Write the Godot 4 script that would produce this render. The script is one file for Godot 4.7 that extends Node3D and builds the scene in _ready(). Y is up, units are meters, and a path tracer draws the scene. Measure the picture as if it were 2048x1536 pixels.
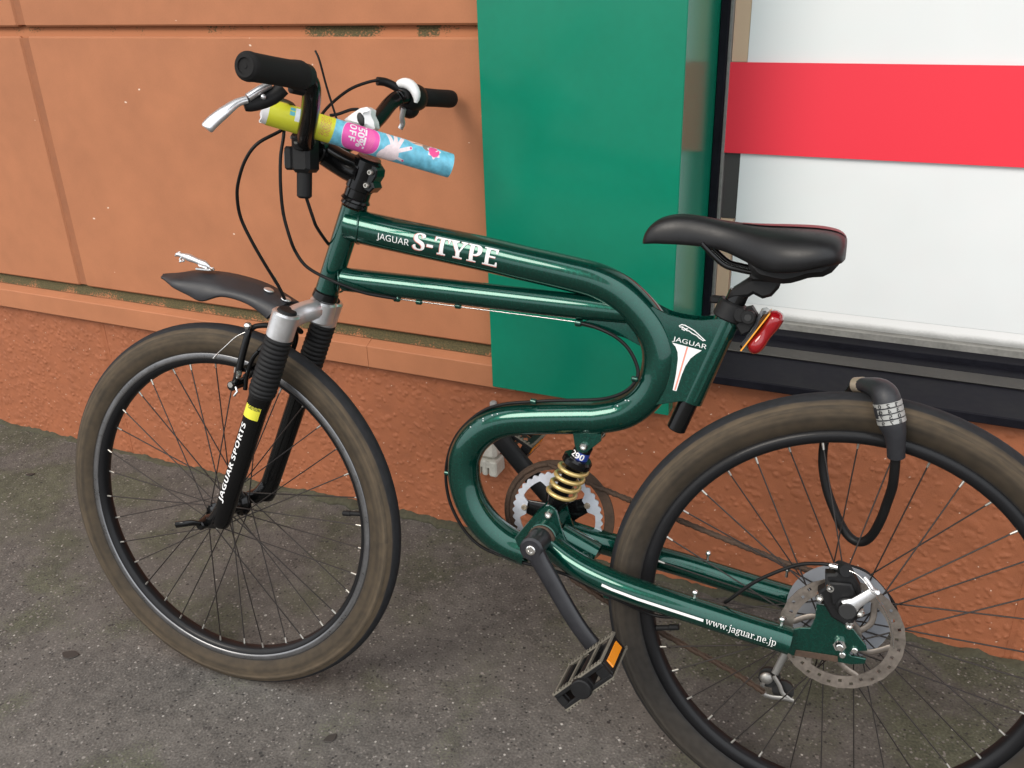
extends Node3D
# A green full-suspension bicycle leaning on an orange rendered wall beside a shop window, on worn asphalt.
# World: x along the wall, y up, z out of the wall towards the street. Bicycle axes: x to the rear, y up, z out of its left side.

const BIKE := Transform3D(Vector3(0.99600, 0.00100, -0.08920), Vector3(-0.01760, 0.98240, -0.18580), Vector3(0.08740, 0.18670, 0.97850), Vector3(-0.0139, 0.0004, 0.4725))
var M := {}
var used := {}
var rng := RandomNumberGenerator.new()

# ------------------------------------------------------------------ naming
func numbered(parent: Node, called: String) -> String:
	var key := str(parent.get_instance_id()) + called
	var n: int = used.get(key, 0)
	used[key] = n + 1
	return called if n == 0 else "%s_%03d" % [called, n]

func thing(called: String, label: String, category: String, at := Transform3D(), group := "") -> Node3D:
	var o := Node3D.new()
	o.name = numbered(self, called)
	add_child(o, true)
	o.transform = at
	o.set_meta("label", label)
	o.set_meta("category", category)
	if group:
		o.set_meta("group", group)
	return o

func knot(called: String, parent: Node3D) -> Node3D:          # a part made of sub-parts
	var o := Node3D.new()
	o.name = numbered(parent, called)
	parent.add_child(o, true)
	return o

func obj(called: String, st, mat: Material, parent: Node3D, at := Transform3D()) -> MeshInstance3D:
	var m := MeshInstance3D.new()
	m.name = numbered(parent, called)
	var mesh: Mesh = fin(st) if st is SurfaceTool else st
	m.mesh = mesh
	m.material_override = mat
	parent.add_child(m, true)
	m.transform = at
	return m

# ------------------------------------------------------------------ shapes
func mk() -> SurfaceTool:
	var st := SurfaceTool.new()
	st.begin(Mesh.PRIMITIVE_TRIANGLES)
	return st

func fin(st: SurfaceTool) -> ArrayMesh:
	st.generate_normals()
	st.index()
	return st.commit()

func p3(a: Array) -> PackedVector3Array:
	var r := PackedVector3Array()
	for i in a.size() / 3:
		r.append(Vector3(a[i * 3], a[i * 3 + 1], a[i * 3 + 2]))
	return r

func p2(a: Array, z := 0.0) -> PackedVector3Array:            # flat list of x, y pairs on one plane
	var r := PackedVector3Array()
	for i in a.size() / 2:
		r.append(Vector3(a[i * 2], a[i * 2 + 1], z))
	return r

func q2(a: Array) -> PackedVector2Array:
	var r := PackedVector2Array()
	for i in a.size() / 2:
		r.append(Vector2(a[i * 2], a[i * 2 + 1]))
	return r

func spline(p: PackedVector3Array, per := 6) -> PackedVector3Array:
	var r := PackedVector3Array()
	for i in p.size() - 1:
		var a := p[maxi(i - 1, 0)]
		var d := p[mini(i + 2, p.size() - 1)]
		for k in per:
			r.append(p[i].cubic_interpolate(p[i + 1], a, d, float(k) / per))
	r.append(p[-1])
	return r

func quad(st: SurfaceTool, a: Vector3, b: Vector3, c: Vector3, d: Vector3, ua := Vector2(), ub := Vector2(), uc := Vector2(), ud := Vector2()) -> void:
	# a, b, c, d counter-clockwise seen from outside; Godot's front is clockwise
	for t in [[a, ua], [c, uc], [b, ub], [a, ua], [d, ud], [c, uc]]:
		st.set_uv(t[1])
		st.add_vertex(t[0])

func sheet(st: SurfaceTool, rows: Array, close_j := true, close_i := false, ur := 1.0, vr := 1.0) -> void:
	# rows run along the shape, j round it (counter-clockwise seen against the direction of the rows)
	st.set_smooth_group(1)
	var n: int = rows[0].size()
	var lim := rows.size() if close_i else rows.size() - 1
	for i in lim:
		var r0: PackedVector3Array = rows[i]
		var r1: PackedVector3Array = rows[(i + 1) % rows.size()]
		var v0 := float(i) / lim * vr
		var v1 := float(i + 1) / lim * vr
		for j in (n if close_j else n - 1):
			var k := (j + 1) % n
			var u0 := float(j) / n * ur
			var u1 := float(j + 1) / n * ur
			quad(st, r0[j], r0[k], r1[k], r1[j], Vector2(u0, v0), Vector2(u1, v0), Vector2(u1, v1), Vector2(u0, v1))

func fan(st: SurfaceTool, ring: PackedVector3Array, flip := false) -> void:
	st.set_smooth_group(-1)
	var c := Vector3()
	for p in ring:
		c += p
	c /= ring.size()
	for j in ring.size():
		var a := ring[j]
		var b := ring[(j + 1) % ring.size()]
		st.set_uv(Vector2(0.5, 0.5))
		if flip:
			st.add_vertex(c); st.add_vertex(a); st.add_vertex(b)
		else:
			st.add_vertex(c); st.add_vertex(b); st.add_vertex(a)

func sweep(st: SurfaceTool, pts: PackedVector3Array, rad, sides := 16, caps := true, flat := 1.0, side := Vector3(0, 0, 1), power := 2.0) -> void:
	# rad: one radius or one per point; flat: thickness along «side» relative to the radius
	var rows := []
	var nrm := side
	for i in pts.size():
		var t := (pts[mini(i + 1, pts.size() - 1)] - pts[maxi(i - 1, 0)]).normalized()
		nrm = (side if flat != 1.0 else nrm)
		nrm = (nrm - t * nrm.dot(t))
		if nrm.length() < 0.05:
			nrm = Vector3(0.3, 0.9, 0.2) - t * t.dot(Vector3(0.3, 0.9, 0.2))
		nrm = nrm.normalized()
		var b := t.cross(nrm)
		var r: float = rad[i] if rad is Array or rad is PackedFloat32Array else rad
		var ring := PackedVector3Array()
		for j in sides:
			var w := TAU * j / sides
			var c := cos(w)
			var s := sin(w)
			var k := 1.0 if power == 2.0 else pow(pow(absf(c), power) + pow(absf(s), power), -1.0 / power)
			ring.append(pts[i] + (nrm * c * flat + b * s) * r * k)
		rows.append(ring)
	sheet(st, rows)
	if caps:
		fan(st, rows[0], true)
		fan(st, rows[-1])

func tube(called: String, pts: PackedVector3Array, rad, mat: Material, parent: Node3D, sides := 16, flat := 1.0, power := 2.0) -> MeshInstance3D:
	var st := mk()
	sweep(st, pts, rad, sides, true, flat, Vector3(0, 0, 1), power)
	return obj(called, st, mat, parent)

func lathe(st: SurfaceTool, prof: PackedVector2Array, at: Transform3D, sides := 32, closed := false, ur := 1.0) -> void:
	# prof: (radius, height along the local z axis); solid on the side away from (dh, -dr)
	var rows := []
	for p in prof:
		var ring := PackedVector3Array()
		for j in sides:
			var w := TAU * j / sides
			ring.append(at * Vector3(cos(w) * p.x, sin(w) * p.x, p.y))
		rows.append(ring)
	sheet(st, rows, true, closed, ur)
	if not closed:
		fan(st, rows[0], true)
		fan(st, rows[-1])

func hard_lathe(st: SurfaceTool, prof: PackedVector2Array, at: Transform3D, sides := 24) -> void:  # each step keeps its edge
	for i in prof.size() - 1:
		var ra := PackedVector3Array()
		var rb := PackedVector3Array()
		for j in sides:
			var w := TAU * j / sides
			ra.append(at * Vector3(cos(w) * prof[i].x, sin(w) * prof[i].x, prof[i].y))
			rb.append(at * Vector3(cos(w) * prof[i + 1].x, sin(w) * prof[i + 1].x, prof[i + 1].y))
		st.set_smooth_group(2 + i)
		for j in sides:
			var k := (j + 1) % sides
			quad(st, ra[j], ra[k], rb[k], rb[j])

func along(a: Vector3, b: Vector3) -> Transform3D:            # z axis from a towards b
	var z := (b - a).normalized()
	var x := (Vector3(0, 1, 0) if absf(z.y) < 0.9 else Vector3(1, 0, 0)).cross(z).normalized()
	return Transform3D(Basis(x, z.cross(x), z), a)

func rod(st: SurfaceTool, a: Vector3, b: Vector3, r: float, sides := 12, r2 := -1.0, bev := 0.0) -> void:
	var l := a.distance_to(b)
	var e := r if r2 < 0.0 else r2
	var pr: PackedVector2Array
	if bev > 0.0:
		pr = PackedVector2Array([Vector2(0.0001, 0), Vector2(r - bev, 0), Vector2(r, bev), Vector2(e, l - bev), Vector2(e - bev, l), Vector2(0.0001, l)])
	else:
		pr = PackedVector2Array([Vector2(0.0001, 0), Vector2(r, 0), Vector2(e, l), Vector2(0.0001, l)])
	hard_lathe(st, pr, along(a, b), sides)

func ccw(p: PackedVector2Array) -> PackedVector2Array:
	var q := p.duplicate()
	if Geometry2D.is_polygon_clockwise(q):
		q.reverse()
	return q

func shrink(p: PackedVector2Array, d: float) -> PackedVector2Array:
	var r := PackedVector2Array()
	var n := p.size()
	for i in n:
		var e0 := (p[i] - p[(i + n - 1) % n]).normalized()
		var e1 := (p[(i + 1) % n] - p[i]).normalized()
		var m := (Vector2(-e0.y, e0.x) + Vector2(-e1.y, e1.x))
		m = m.normalized() if m.length() > 0.01 else Vector2(-e0.y, e0.x)
		r.append(p[i] + m * d / maxf(0.5, m.dot(Vector2(-e0.y, e0.x))))
	return r

func prism(st: SurfaceTool, poly: PackedVector2Array, z0: float, z1: float, bev := 0.0, smooth := false, at := Transform3D()) -> void:
	var p := ccw(poly)
	var s := shrink(p, bev) if bev > 0.0 else p
	var tri := Geometry2D.triangulate_polygon(s)
	st.set_smooth_group(-1)
	for k in tri.size() / 3:
		var t := [s[tri[k * 3]], s[tri[k * 3 + 1]], s[tri[k * 3 + 2]]]
		if (t[1] - t[0]).cross(t[2] - t[0]) < 0:
			t.reverse()
		for q in [t[0], t[2], t[1]]:
			st.set_uv(q)
			st.add_vertex(at * Vector3(q.x, q.y, z1))
		for q in t:
			st.set_uv(q)
			st.add_vertex(at * Vector3(q.x, q.y, z0))
	var levels := [[s, z0], [p, z0 + bev], [p, z1 - bev], [s, z1]] if bev > 0.0 else [[p, z0], [p, z1]]
	for l in levels.size() - 1:
		st.set_smooth_group(3 + l if smooth else -1)
		for i in p.size():
			var k := (i + 1) % p.size()
			var a: PackedVector2Array = levels[l][0]
			var b: PackedVector2Array = levels[l + 1][0]
			quad(st, at * Vector3(a[i].x, a[i].y, levels[l][1]), at * Vector3(a[k].x, a[k].y, levels[l][1]), at * Vector3(b[k].x, b[k].y, levels[l + 1][1]), at * Vector3(b[i].x, b[i].y, levels[l + 1][1]))

func slab(st: SurfaceTool, x0: float, x1: float, y0: float, y1: float, z0: float, z1: float, bev := 0.0, at := Transform3D()) -> void:
	if bev > 0.0:
		prism(st, PackedVector2Array([Vector2(x0 + bev, y0), Vector2(x1 - bev, y0), Vector2(x1, y0 + bev), Vector2(x1, y1 - bev), Vector2(x1 - bev, y1), Vector2(x0 + bev, y1), Vector2(x0, y1 - bev), Vector2(x0, y0 + bev)]), z0, z1, bev, false, at)
	else:
		prism(st, PackedVector2Array([Vector2(x0, y0), Vector2(x1, y0), Vector2(x1, y1), Vector2(x0, y1)]), z0, z1, 0.0, false, at)

func hoop(st: SurfaceTool, outer: PackedVector2Array, inner: PackedVector2Array, z0: float, z1: float, at: Transform3D) -> void:   # a flat ring between two outlines
	st.set_smooth_group(-1)
	for i in outer.size():
		var k := (i + 1) % outer.size()
		var a := outer[i]
		var b := outer[k]
		var c := inner[k]
		var d := inner[i]
		quad(st, at * Vector3(a.x, a.y, z1), at * Vector3(b.x, b.y, z1), at * Vector3(c.x, c.y, z1), at * Vector3(d.x, d.y, z1))
		quad(st, at * Vector3(a.x, a.y, z0), at * Vector3(d.x, d.y, z0), at * Vector3(c.x, c.y, z0), at * Vector3(b.x, b.y, z0))
		quad(st, at * Vector3(a.x, a.y, z0), at * Vector3(b.x, b.y, z0), at * Vector3(b.x, b.y, z1), at * Vector3(a.x, a.y, z1))
		quad(st, at * Vector3(c.x, c.y, z0), at * Vector3(d.x, d.y, z0), at * Vector3(d.x, d.y, z1), at * Vector3(c.x, c.y, z1))

func ball(st: SurfaceTool, c: Vector3, r: Vector3, basis := Basis(), n := 16) -> void:
	var rows := []
	for i in n / 2 + 1:
		var f := PI * i / (n / 2) - PI / 2
		var ring := PackedVector3Array()
		for j in n:
			var w := TAU * j / n
			ring.append(c + basis * Vector3(cos(w) * maxf(cos(f), 0.001) * r.x, sin(w) * maxf(cos(f), 0.001) * r.y, sin(f) * r.z))
		rows.append(ring)
	sheet(st, rows)

func bolt(called: String, at: Vector3, r: float, parent: Node3D, mat: Material, dir := Vector3(0, 0, 1), h := 0.006) -> void:
	var st := mk()
	var f := along(at, at + dir)
	hard_lathe(st, PackedVector2Array([Vector2(r, -0.004), Vector2(r, h * 0.7), Vector2(r * 0.8, h), Vector2(r * 0.5, h), Vector2(r * 0.42, h * 0.4), Vector2(0.0001, h * 0.4)]), f, 14)
	obj(called, st, mat, parent)

# lettering laid onto a surface: spot(u, v) gives the point for u, v in 0..1 across the text's box
func lettering(called: String, text: String, face: String, weight: int, wide: float, high: float, fine: float, spot: Callable, mat: Material, parent: Node3D) -> void:
	var f := SystemFont.new()
	f.font_names = PackedStringArray([face])
	f.font_weight = weight
	var tm := TextMesh.new()
	tm.font = f
	tm.text = text
	tm.font_size = 64
	tm.depth = 0.0
	tm.curve_step = 2.0
	var a := tm.surface_get_arrays(0)
	var v: PackedVector3Array = a[Mesh.ARRAY_VERTEX]
	var ix = a[Mesh.ARRAY_INDEX]
	if ix == null or ix.size() == 0:
		ix = range(v.size())
	var lo := Vector2(1e9, 1e9)
	var hi := Vector2(-1e9, -1e9)
	for p in v:
		lo = lo.min(Vector2(p.x, p.y))
		hi = hi.max(Vector2(p.x, p.y))
	var st := mk()
	st.set_smooth_group(1)
	var size := Vector2(wide, high)
	for k in ix.size() / 3:
		var t := []
		for m in 3:
			var p: Vector3 = v[ix[k * 3 + m]]
			t.append((Vector2(p.x, p.y) - lo) / (hi - lo) * size)
		if (t[1] - t[0]).cross(t[2] - t[0]) > 0:
			t.reverse()
		cut(st, t[0], t[1], t[2], fine, spot, size, 0)
	obj(called, st, mat, parent)

func cut(st: SurfaceTool, a: Vector2, b: Vector2, c: Vector2, fine: float, spot: Callable, size: Vector2, deep: int) -> void:
	var ab := a.distance_to(b)
	var bc := b.distance_to(c)
	var ca := c.distance_to(a)
	var most := maxf(ab, maxf(bc, ca))
	if most <= fine or deep > 9:
		for p in [a, b, c]:
			st.add_vertex(spot.call(p.x / size.x, p.y / size.y))
		return
	if ab == most:
		var m := (a + b) / 2
		cut(st, a, m, c, fine, spot, size, deep + 1)
		cut(st, m, b, c, fine, spot, size, deep + 1)
	elif bc == most:
		var m := (b + c) / 2
		cut(st, a, b, m, fine, spot, size, deep + 1)
		cut(st, a, m, c, fine, spot, size, deep + 1)
	else:
		var m := (c + a) / 2
		cut(st, a, b, m, fine, spot, size, deep + 1)
		cut(st, m, b, c, fine, spot, size, deep + 1)

# ------------------------------------------------------------------ materials
func mat(called: String, lin: Color, rough := 0.5, metal := 0.0, coat := 0.0) -> StandardMaterial3D:
	var m := StandardMaterial3D.new()
	m.resource_name = called
	m.albedo_color = lin.linear_to_srgb()
	m.roughness = rough
	m.metallic = metal
	if coat > 0.0:
		m.clearcoat_enabled = true
		m.clearcoat = coat
		m.clearcoat_roughness = 0.06
	M[called] = m
	return m

func noise(sd: int, freq: float, oct := 3) -> FastNoiseLite:
	var n := FastNoiseLite.new()
	n.seed = sd
	n.frequency = freq
	n.noise_type = FastNoiseLite.TYPE_SIMPLEX_SMOOTH
	n.fractal_octaves = oct
	return n

func field(n: FastNoiseLite, w: int, h: int) -> PackedByteArray:   # seamless grey noise
	var im := n.get_seamless_image(w, h)
	im.convert(Image.FORMAT_L8)
	return im.get_data()

func tex(data: PackedByteArray, w: int, h: int, fmt := Image.FORMAT_RGB8) -> ImageTexture:
	var im := Image.create_from_data(w, h, false, fmt, data)
	return ImageTexture.create_from_image(im)

func lerp3(a: Vector3, b: Vector3, t: float) -> Vector3:
	return a.lerp(b, clampf(t, 0.0, 1.0))

func put(d: PackedByteArray, i: int, c: Vector3) -> void:     # linear colour to an sRGB byte triple
	d[i * 3] = to_byte(c.x)
	d[i * 3 + 1] = to_byte(c.y)
	d[i * 3 + 2] = to_byte(c.z)

func to_byte(x: float) -> int:
	return clampi(int(255.0 * (1.055 * pow(maxf(x, 0.0031308), 1.0 / 2.4) - 0.055)), 0, 255)

func ground_material() -> StandardMaterial3D:
	var n := 2048
	var d := PackedByteArray()
	d.resize(n * n * 3)
	var hgt := PackedByteArray()
	hgt.resize(n * n)
	var fine := field(noise(3, 0.20, 2), n, n)
	var mid := field(noise(4, 0.03, 3), n, n)
	var big := field(noise(5, 0.006, 3), n, n)
	var moss := field(noise(9, 0.0042, 4), n, n)
	var lut := PackedByteArray()
	lut.resize(4096)
	for i in 4096:
		lut[i] = to_byte(i / 4095.0 * 0.5)
	for i in n * n:
		var f := fine[i] / 255.0
		var m := mid[i] / 255.0
		var v := 0.50 + 0.78 * f + 0.50 * (m - 0.5) + 0.30 * (big[i] / 255.0 - 0.5)
		var tx := float(i % n) / n
		var tz := float(i / n) / n
		var near := exp(-pow((tz - 0.43) / 0.10, 2.0)) * (0.45 + 0.55 * smoothstep(-0.35, -0.05, tx - 1.0 if tx > 0.6 else tx)) + 0.9 * exp(-pow((tx - 0.24) / 0.12, 2.0) - pow((tz - 0.56) / 0.10, 2.0))
		var g := clampf((moss[i] / 255.0 - 0.62 + 0.28 * near) * 4.0 + (f - 0.5) * 1.2, 0.0, 1.0) * 0.8
		var r0 := v * lerpf(0.102, 0.078, g)
		var g0 := v * lerpf(0.0925, 0.082, g)
		var b0 := v * lerpf(0.083, 0.049, g)
		d[i * 3] = lut[clampi(int(r0 * 8190.0), 0, 4095)]
		d[i * 3 + 1] = lut[clampi(int(g0 * 8190.0), 0, 4095)]
		d[i * 3 + 2] = lut[clampi(int(b0 * 8190.0), 0, 4095)]
		hgt[i] = clampi(int(60 + 90 * f + 60 * m), 0, 255)
	# stones of the aggregate: pale grains, dark pits
	for k in 90000:
		var cx := rng.randi() % n
		var cy := rng.randi() % n
		var kind := rng.randf()
		var r := 0.6 + 1.9 * rng.randf() * rng.randf()
		var c := Vector3(0.19, 0.172, 0.155) * rng.randf_range(0.6, 1.1)
		if kind > 0.955:
			c = Vector3(0.40, 0.38, 0.35) * rng.randf_range(0.6, 1.1)
		elif kind < 0.30:
			c = Vector3(0.030, 0.027, 0.025) * rng.randf_range(0.7, 1.5)
		var q := int(ceil(r))
		for dy in range(-q, q + 1):
			for dx in range(-q, q + 1):
				if dx * dx + dy * dy <= r * r:
					var i := posmod(cy + dy, n) * n + posmod(cx + dx, n)
					put(d, i, c)
					hgt[i] = clampi(hgt[i] + (45 if kind >= 0.45 else -50), 0, 255)
	var m3 := StandardMaterial3D.new()
	m3.resource_name = "asphalt"
	m3.albedo_texture = tex(d, n, n)
	m3.roughness = 0.86
	m3.heightmap_enabled = true
	m3.heightmap_texture = tex(hgt, n, n, Image.FORMAT_L8)
	m3.heightmap_scale = 0.25
	M["asphalt"] = m3
	return m3

func render_coat(called: String, base: Vector3, rough_coat: bool, sd: int) -> StandardMaterial3D:   # orange masonry paint, smooth or over sprayed render
	var n := 1024
	var d := PackedByteArray()
	d.resize(n * n * 3)
	var hgt := PackedByteArray()
	hgt.resize(n * n)
	var fine := field(noise(sd, 0.25, 2), n, n)
	var mid := field(noise(sd + 1, 0.02, 4), n, n)
	var big := field(noise(sd + 2, 0.005, 3), n, n)
	for i in n * n:
		var f := fine[i] / 255.0 - 0.5
		var m := mid[i] / 255.0 - 0.5
		var v := 1.0 + (0.16 if rough_coat else 0.07) * f + (0.20 if rough_coat else 0.09) * m + 0.16 * (big[i] / 255.0 - 0.5)
		put(d, i, base * v)
		hgt[i] = clampi(int((100 + 60 * m + 90 * f) if rough_coat else (128 + 30 * f + 50 * m)), 0, 255)
	for k in (200 if rough_coat else 26):                        # flecks where the paint has chipped to pale render
		var cx := rng.randi() % n
		var cy := rng.randi() % n
		var r := rng.randf_range(0.7, 2.0)
		var sl := rng.randf_range(-1.0, 1.0)
		for dy in range(-2, 3):
			for dx in range(-4, 5):
				if pow(dx + sl * dy, 2) * (1.0 if rough_coat else 0.4) + dy * dy * 1.5 <= r * r:
					put(d, posmod(cy + dy, n) * n + posmod(cx + dx, n), Vector3(0.75, 0.62, 0.52))
	var o := StandardMaterial3D.new()
	o.resource_name = called
	o.albedo_texture = tex(d, n, n)
	o.roughness = 0.72
	o.heightmap_enabled = true
	o.heightmap_texture = tex(hgt, n, n, Image.FORMAT_L8)
	o.heightmap_scale = 0.10 if rough_coat else 0.03
	o.uv1_triplanar = true
	o.uv1_world_triplanar = true
	o.uv1_scale = Vector3(1.0, 1.0, 1.0) * (1.35 if rough_coat else 0.9)
	o.uv1_offset = Vector3(0.37, 0.21, 0.13) * sd
	M[called] = o
	return o

func moss_material(called: String, cover: float, sd: int) -> StandardMaterial3D:
	var w := 1024
	var h := 32
	var d := PackedByteArray()
	d.resize(w * h * 3)
	var a := noise(sd, 0.02, 4)
	var b := noise(sd + 7, 0.22, 2)
	for y in h:
		for x in w:
			var k := a.get_noise_2d(x, 0) * 0.9 + b.get_noise_2d(x, y) * 0.9 + cover - 0.9 * pow(float(y) / h, 2.0)
			var u := float(x) / w
			if cover < 0.0:
				k += 1.0 * smoothstep(0.215, 0.24, u) * smoothstep(0.355, 0.335, u) + 1.0 * smoothstep(0.39, 0.397, u) * smoothstep(0.430, 0.42, u)
			var paint := Vector3(0.36, 0.135, 0.058)
			var moss := lerp3(Vector3(0.050, 0.042, 0.018), Vector3(0.11, 0.085, 0.035), b.get_noise_2d(x * 1.3 + 500, y * 1.3) + 0.5)
			put(d, y * w + x, lerp3(paint, moss, k * 3.0))
	var m := StandardMaterial3D.new()
	m.resource_name = called
	m.albedo_texture = tex(d, w, h)
	m.roughness = 0.95
	M[called] = m
	return m

func tyre_material(called: String, clean: float) -> StandardMaterial3D:
	var w := 2048
	var h := 64
	var d := PackedByteArray()
	d.resize(w * h * 3)
	var a := noise(31 if clean == 0.0 else 36, 0.012, 3)
	var b := noise(32, 0.15, 2)
	var c := noise(33, 0.5, 1)
	for y in h:
		var v := absf((y + 0.5) / h - 0.5) * 2.0              # 0 at the tread, 1 at the bead
		var line := c.get_noise_1d(y * 3.0)
		for x in w:
			var s := a.get_noise_2d(x, y * 6.0)
			var g := b.get_noise_2d(x * 0.3, y * 2.0)
			var dusty := lerp3(Vector3(0.040, 0.032, 0.023), Vector3(0.092, 0.068, 0.044), 0.5 + s * 0.40 + g * 0.25 + line * 0.35)
			dusty *= 1.0 - (0.25 if clean == 0.0 else 0.5) * smoothstep(0.62, 0.80, v)
			# the dust has worn off part of the rear tyre
			var bare := clean * smoothstep(0.10, 0.30, absf(float(x) / w - 0.27) + 0.05 * s) * (1.0 - 0.5 * smoothstep(0.75, 0.95, float(x) / w))
			dusty = lerp3(dusty, Vector3(0.026, 0.023, 0.020) * (1.0 + 0.3 * g), bare)
			var black := Vector3(0.015, 0.0155, 0.0175) * (1.0 + 0.25 * g)
			var t := smoothstep(0.22, 0.33, v + 0.03 * s)
			dusty *= 1.0 + 0.55 * exp(-pow((v - 0.60) / 0.018, 2.0)) + 0.25 * exp(-pow((v - 0.40) / 0.015, 2.0)) - 0.35 * exp(-pow((v - 0.44) / 0.012, 2.0))
			t *= 1.0 - smoothstep(0.90, 0.97, v) * 0.6
			put(d, y * w + x, lerp3(black, dusty, t))
	var m := StandardMaterial3D.new()
	m.resource_name = called
	m.albedo_texture = tex(d, w, h)
	m.roughness = 0.75
	m.metallic_specular = 0.35
	M[called] = m
	return m

func flyer_material() -> StandardMaterial3D:
	# the printed sheet: u runs along the roll (0.30 m), v once round it (0.107 m); v = 0.5 is the line that faces the street
	var w := 900
	var h := 321
	var d := PackedByteArray()
	d.resize(w * h * 3)
	var n := noise(77, 0.02, 3)
	var fingers := [[Vector2(0.207, -0.001), Vector2(0.198, 0.0165), 0.0032], [Vector2(0.211, 0.000), Vector2(0.2105, 0.0175), 0.0033], [Vector2(0.2145, -0.001), Vector2(0.2225, 0.0165), 0.0032], [Vector2(0.215, -0.006), Vector2(0.2365, 0.0035), 0.0028], [Vector2(0.212, -0.014), Vector2(0.229, -0.0175), 0.0024]]
	for y in h:
		for x in w:
			var p := Vector2(x * 0.3 / w + 0.012, (0.5 - float(y) / h) * 0.107)      # metres along, metres up from the facing line
			var c := Vector3(0.16, 0.50, 0.66) * (1.0 + 0.35 * n.get_noise_2d(x, y))
			if p.x < 0.112 + 0.25 * p.y * 0.3:
				c = Vector3(0.62, 0.62, 0.035)
				if absf(p.x - 0.046) < 0.004 and p.y > 0.000 and p.y < 0.014 and fmod(p.y, 0.007) < 0.0055:
					c = Vector3(0.10, 0.42, 0.50)
				if absf(p.x - 0.054) < 0.0035 and p.y > -0.006 and p.y < 0.014:
					c = Vector3(0.72, 0.76, 0.82)
				if p.x > 0.090 and p.x < 0.106 and absf(p.y) < 0.014 and n.get_noise_2d(x * 6.0, y * 9.0) > 0.12:
					c = Vector3(0.55, 0.20, 0.10)
			var q := p.distance_to(Vector2(0.155, -0.002))
			if q < 0.0300:
				c = Vector3(0.80, 0.10, 0.42)
				if p.x > 0.1605 and p.x < 0.1635 and absf(p.y - 0.001) < 0.018 and fmod(p.y + 0.05, 0.013) < 0.0105:
					c = Vector3(0.85, 0.8, 0.83)
				if p.x > 0.1665 and q < 0.023 and sin(p.x * 2200.0) * sin(p.y * 1700.0) > 0.2:
					c = Vector3(0.85, 0.25, 0.40)
			elif q < 0.0308:
				c = Vector3(0.75, 0.7, 0.8)
			var skin := Vector3(0.86, 0.72, 0.74) * (1.0 + 0.12 * n.get_noise_2d(x * 2.0, y * 2.0))
			if (p - Vector2(0.2065, -0.0125)).length() < 0.0135 or ((p - Vector2(0.199, -0.019)).length() < 0.0125 and p.x > 0.185):
				c = skin
			for f in fingers:
				var on := Geometry2D.get_closest_point_to_segment(p, f[0], f[1])
				if p.distance_to(on) < f[2]:
					c = skin
				if p.distance_to(f[1]) < 0.0018 and f[0].y < -0.004:
					c = Vector3(0.75, 0.08, 0.25)
			var e := (p - Vector2(0.250, 0.021)) / Vector2(0.018, 0.009)          # part of a cheek and hair at the top
			if e.length() < 1.0:
				c = Vector3(0.82, 0.52, 0.42)
				if absf(p.y - 0.0165 - 0.3 * (p.x - 0.25)) < 0.0008:
					c = Vector3(0.25, 0.12, 0.09)
			if ((p - Vector2(0.264, 0.014)) / Vector2(0.008, 0.007)).length() < 1.0:
				c = Vector3(0.30, 0.20, 0.16)
			var fl := p - Vector2(0.276, 0.0095)
			if fl.length() < 0.0105 + 0.0016 * sin(fl.angle() * 7.0):
				c = Vector3(0.80, 0.09, 0.30) if fl.length() < 0.0092 else Vector3(0.85, 0.75, 0.78)
				if absf(fl.x - fl.y - 0.003) < 0.0011 and fl.y > 0.0:
					c = Vector3(0.85, 0.75, 0.78)
			put(d, y * w + x, c)
	var m := StandardMaterial3D.new()
	m.resource_name = "printed paper"
	m.albedo_texture = tex(d, w, h)
	m.roughness = 0.4
	M["printed paper"] = m
	return m

func gleam_and_dirt_edge() -> void:                                      # light caught at the film foot painted pale, grey dirt below it
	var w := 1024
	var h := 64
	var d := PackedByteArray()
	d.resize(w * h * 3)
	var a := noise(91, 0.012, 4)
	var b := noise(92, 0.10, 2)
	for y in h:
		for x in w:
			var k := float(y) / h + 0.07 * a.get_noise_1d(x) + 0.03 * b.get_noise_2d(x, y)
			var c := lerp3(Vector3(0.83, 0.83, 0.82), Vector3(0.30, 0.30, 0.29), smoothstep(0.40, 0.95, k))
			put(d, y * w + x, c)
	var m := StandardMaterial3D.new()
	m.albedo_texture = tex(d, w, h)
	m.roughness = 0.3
	M["painted gleam margin"] = m

func grime(called: String, lin: Vector3, spread: float, rough: float, metal: float, freq := 40.0) -> StandardMaterial3D:   # a colour with fine uneven wear
	var n := 256
	var d := PackedByteArray()
	d.resize(n * n * 3)
	var r := PackedByteArray()
	r.resize(n * n)
	var a := field(noise(called.length() * 7 + 1, 0.02, 4), n, n)
	var b := field(noise(called.length() * 5 + 2, 0.15, 2), n, n)
	for i in n * n:
		var v := (a[i] / 255.0 - 0.5) * 0.7 + (b[i] / 255.0 - 0.5) * 0.5
		put(d, i, lin * (1.0 + spread * v * 2.0))
		r[i] = clampi(int(255 * (rough + 0.22 * v)), 5, 255)
	var m := StandardMaterial3D.new()
	m.resource_name = called
	m.albedo_texture = tex(d, n, n)
	m.roughness = 1.0
	m.roughness_texture = tex(r, n, n, Image.FORMAT_L8)
	m.metallic = metal
	m.uv1_triplanar = true
	m.uv1_scale = Vector3.ONE * freq / 10.0
	M[called] = m
	return m

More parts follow.
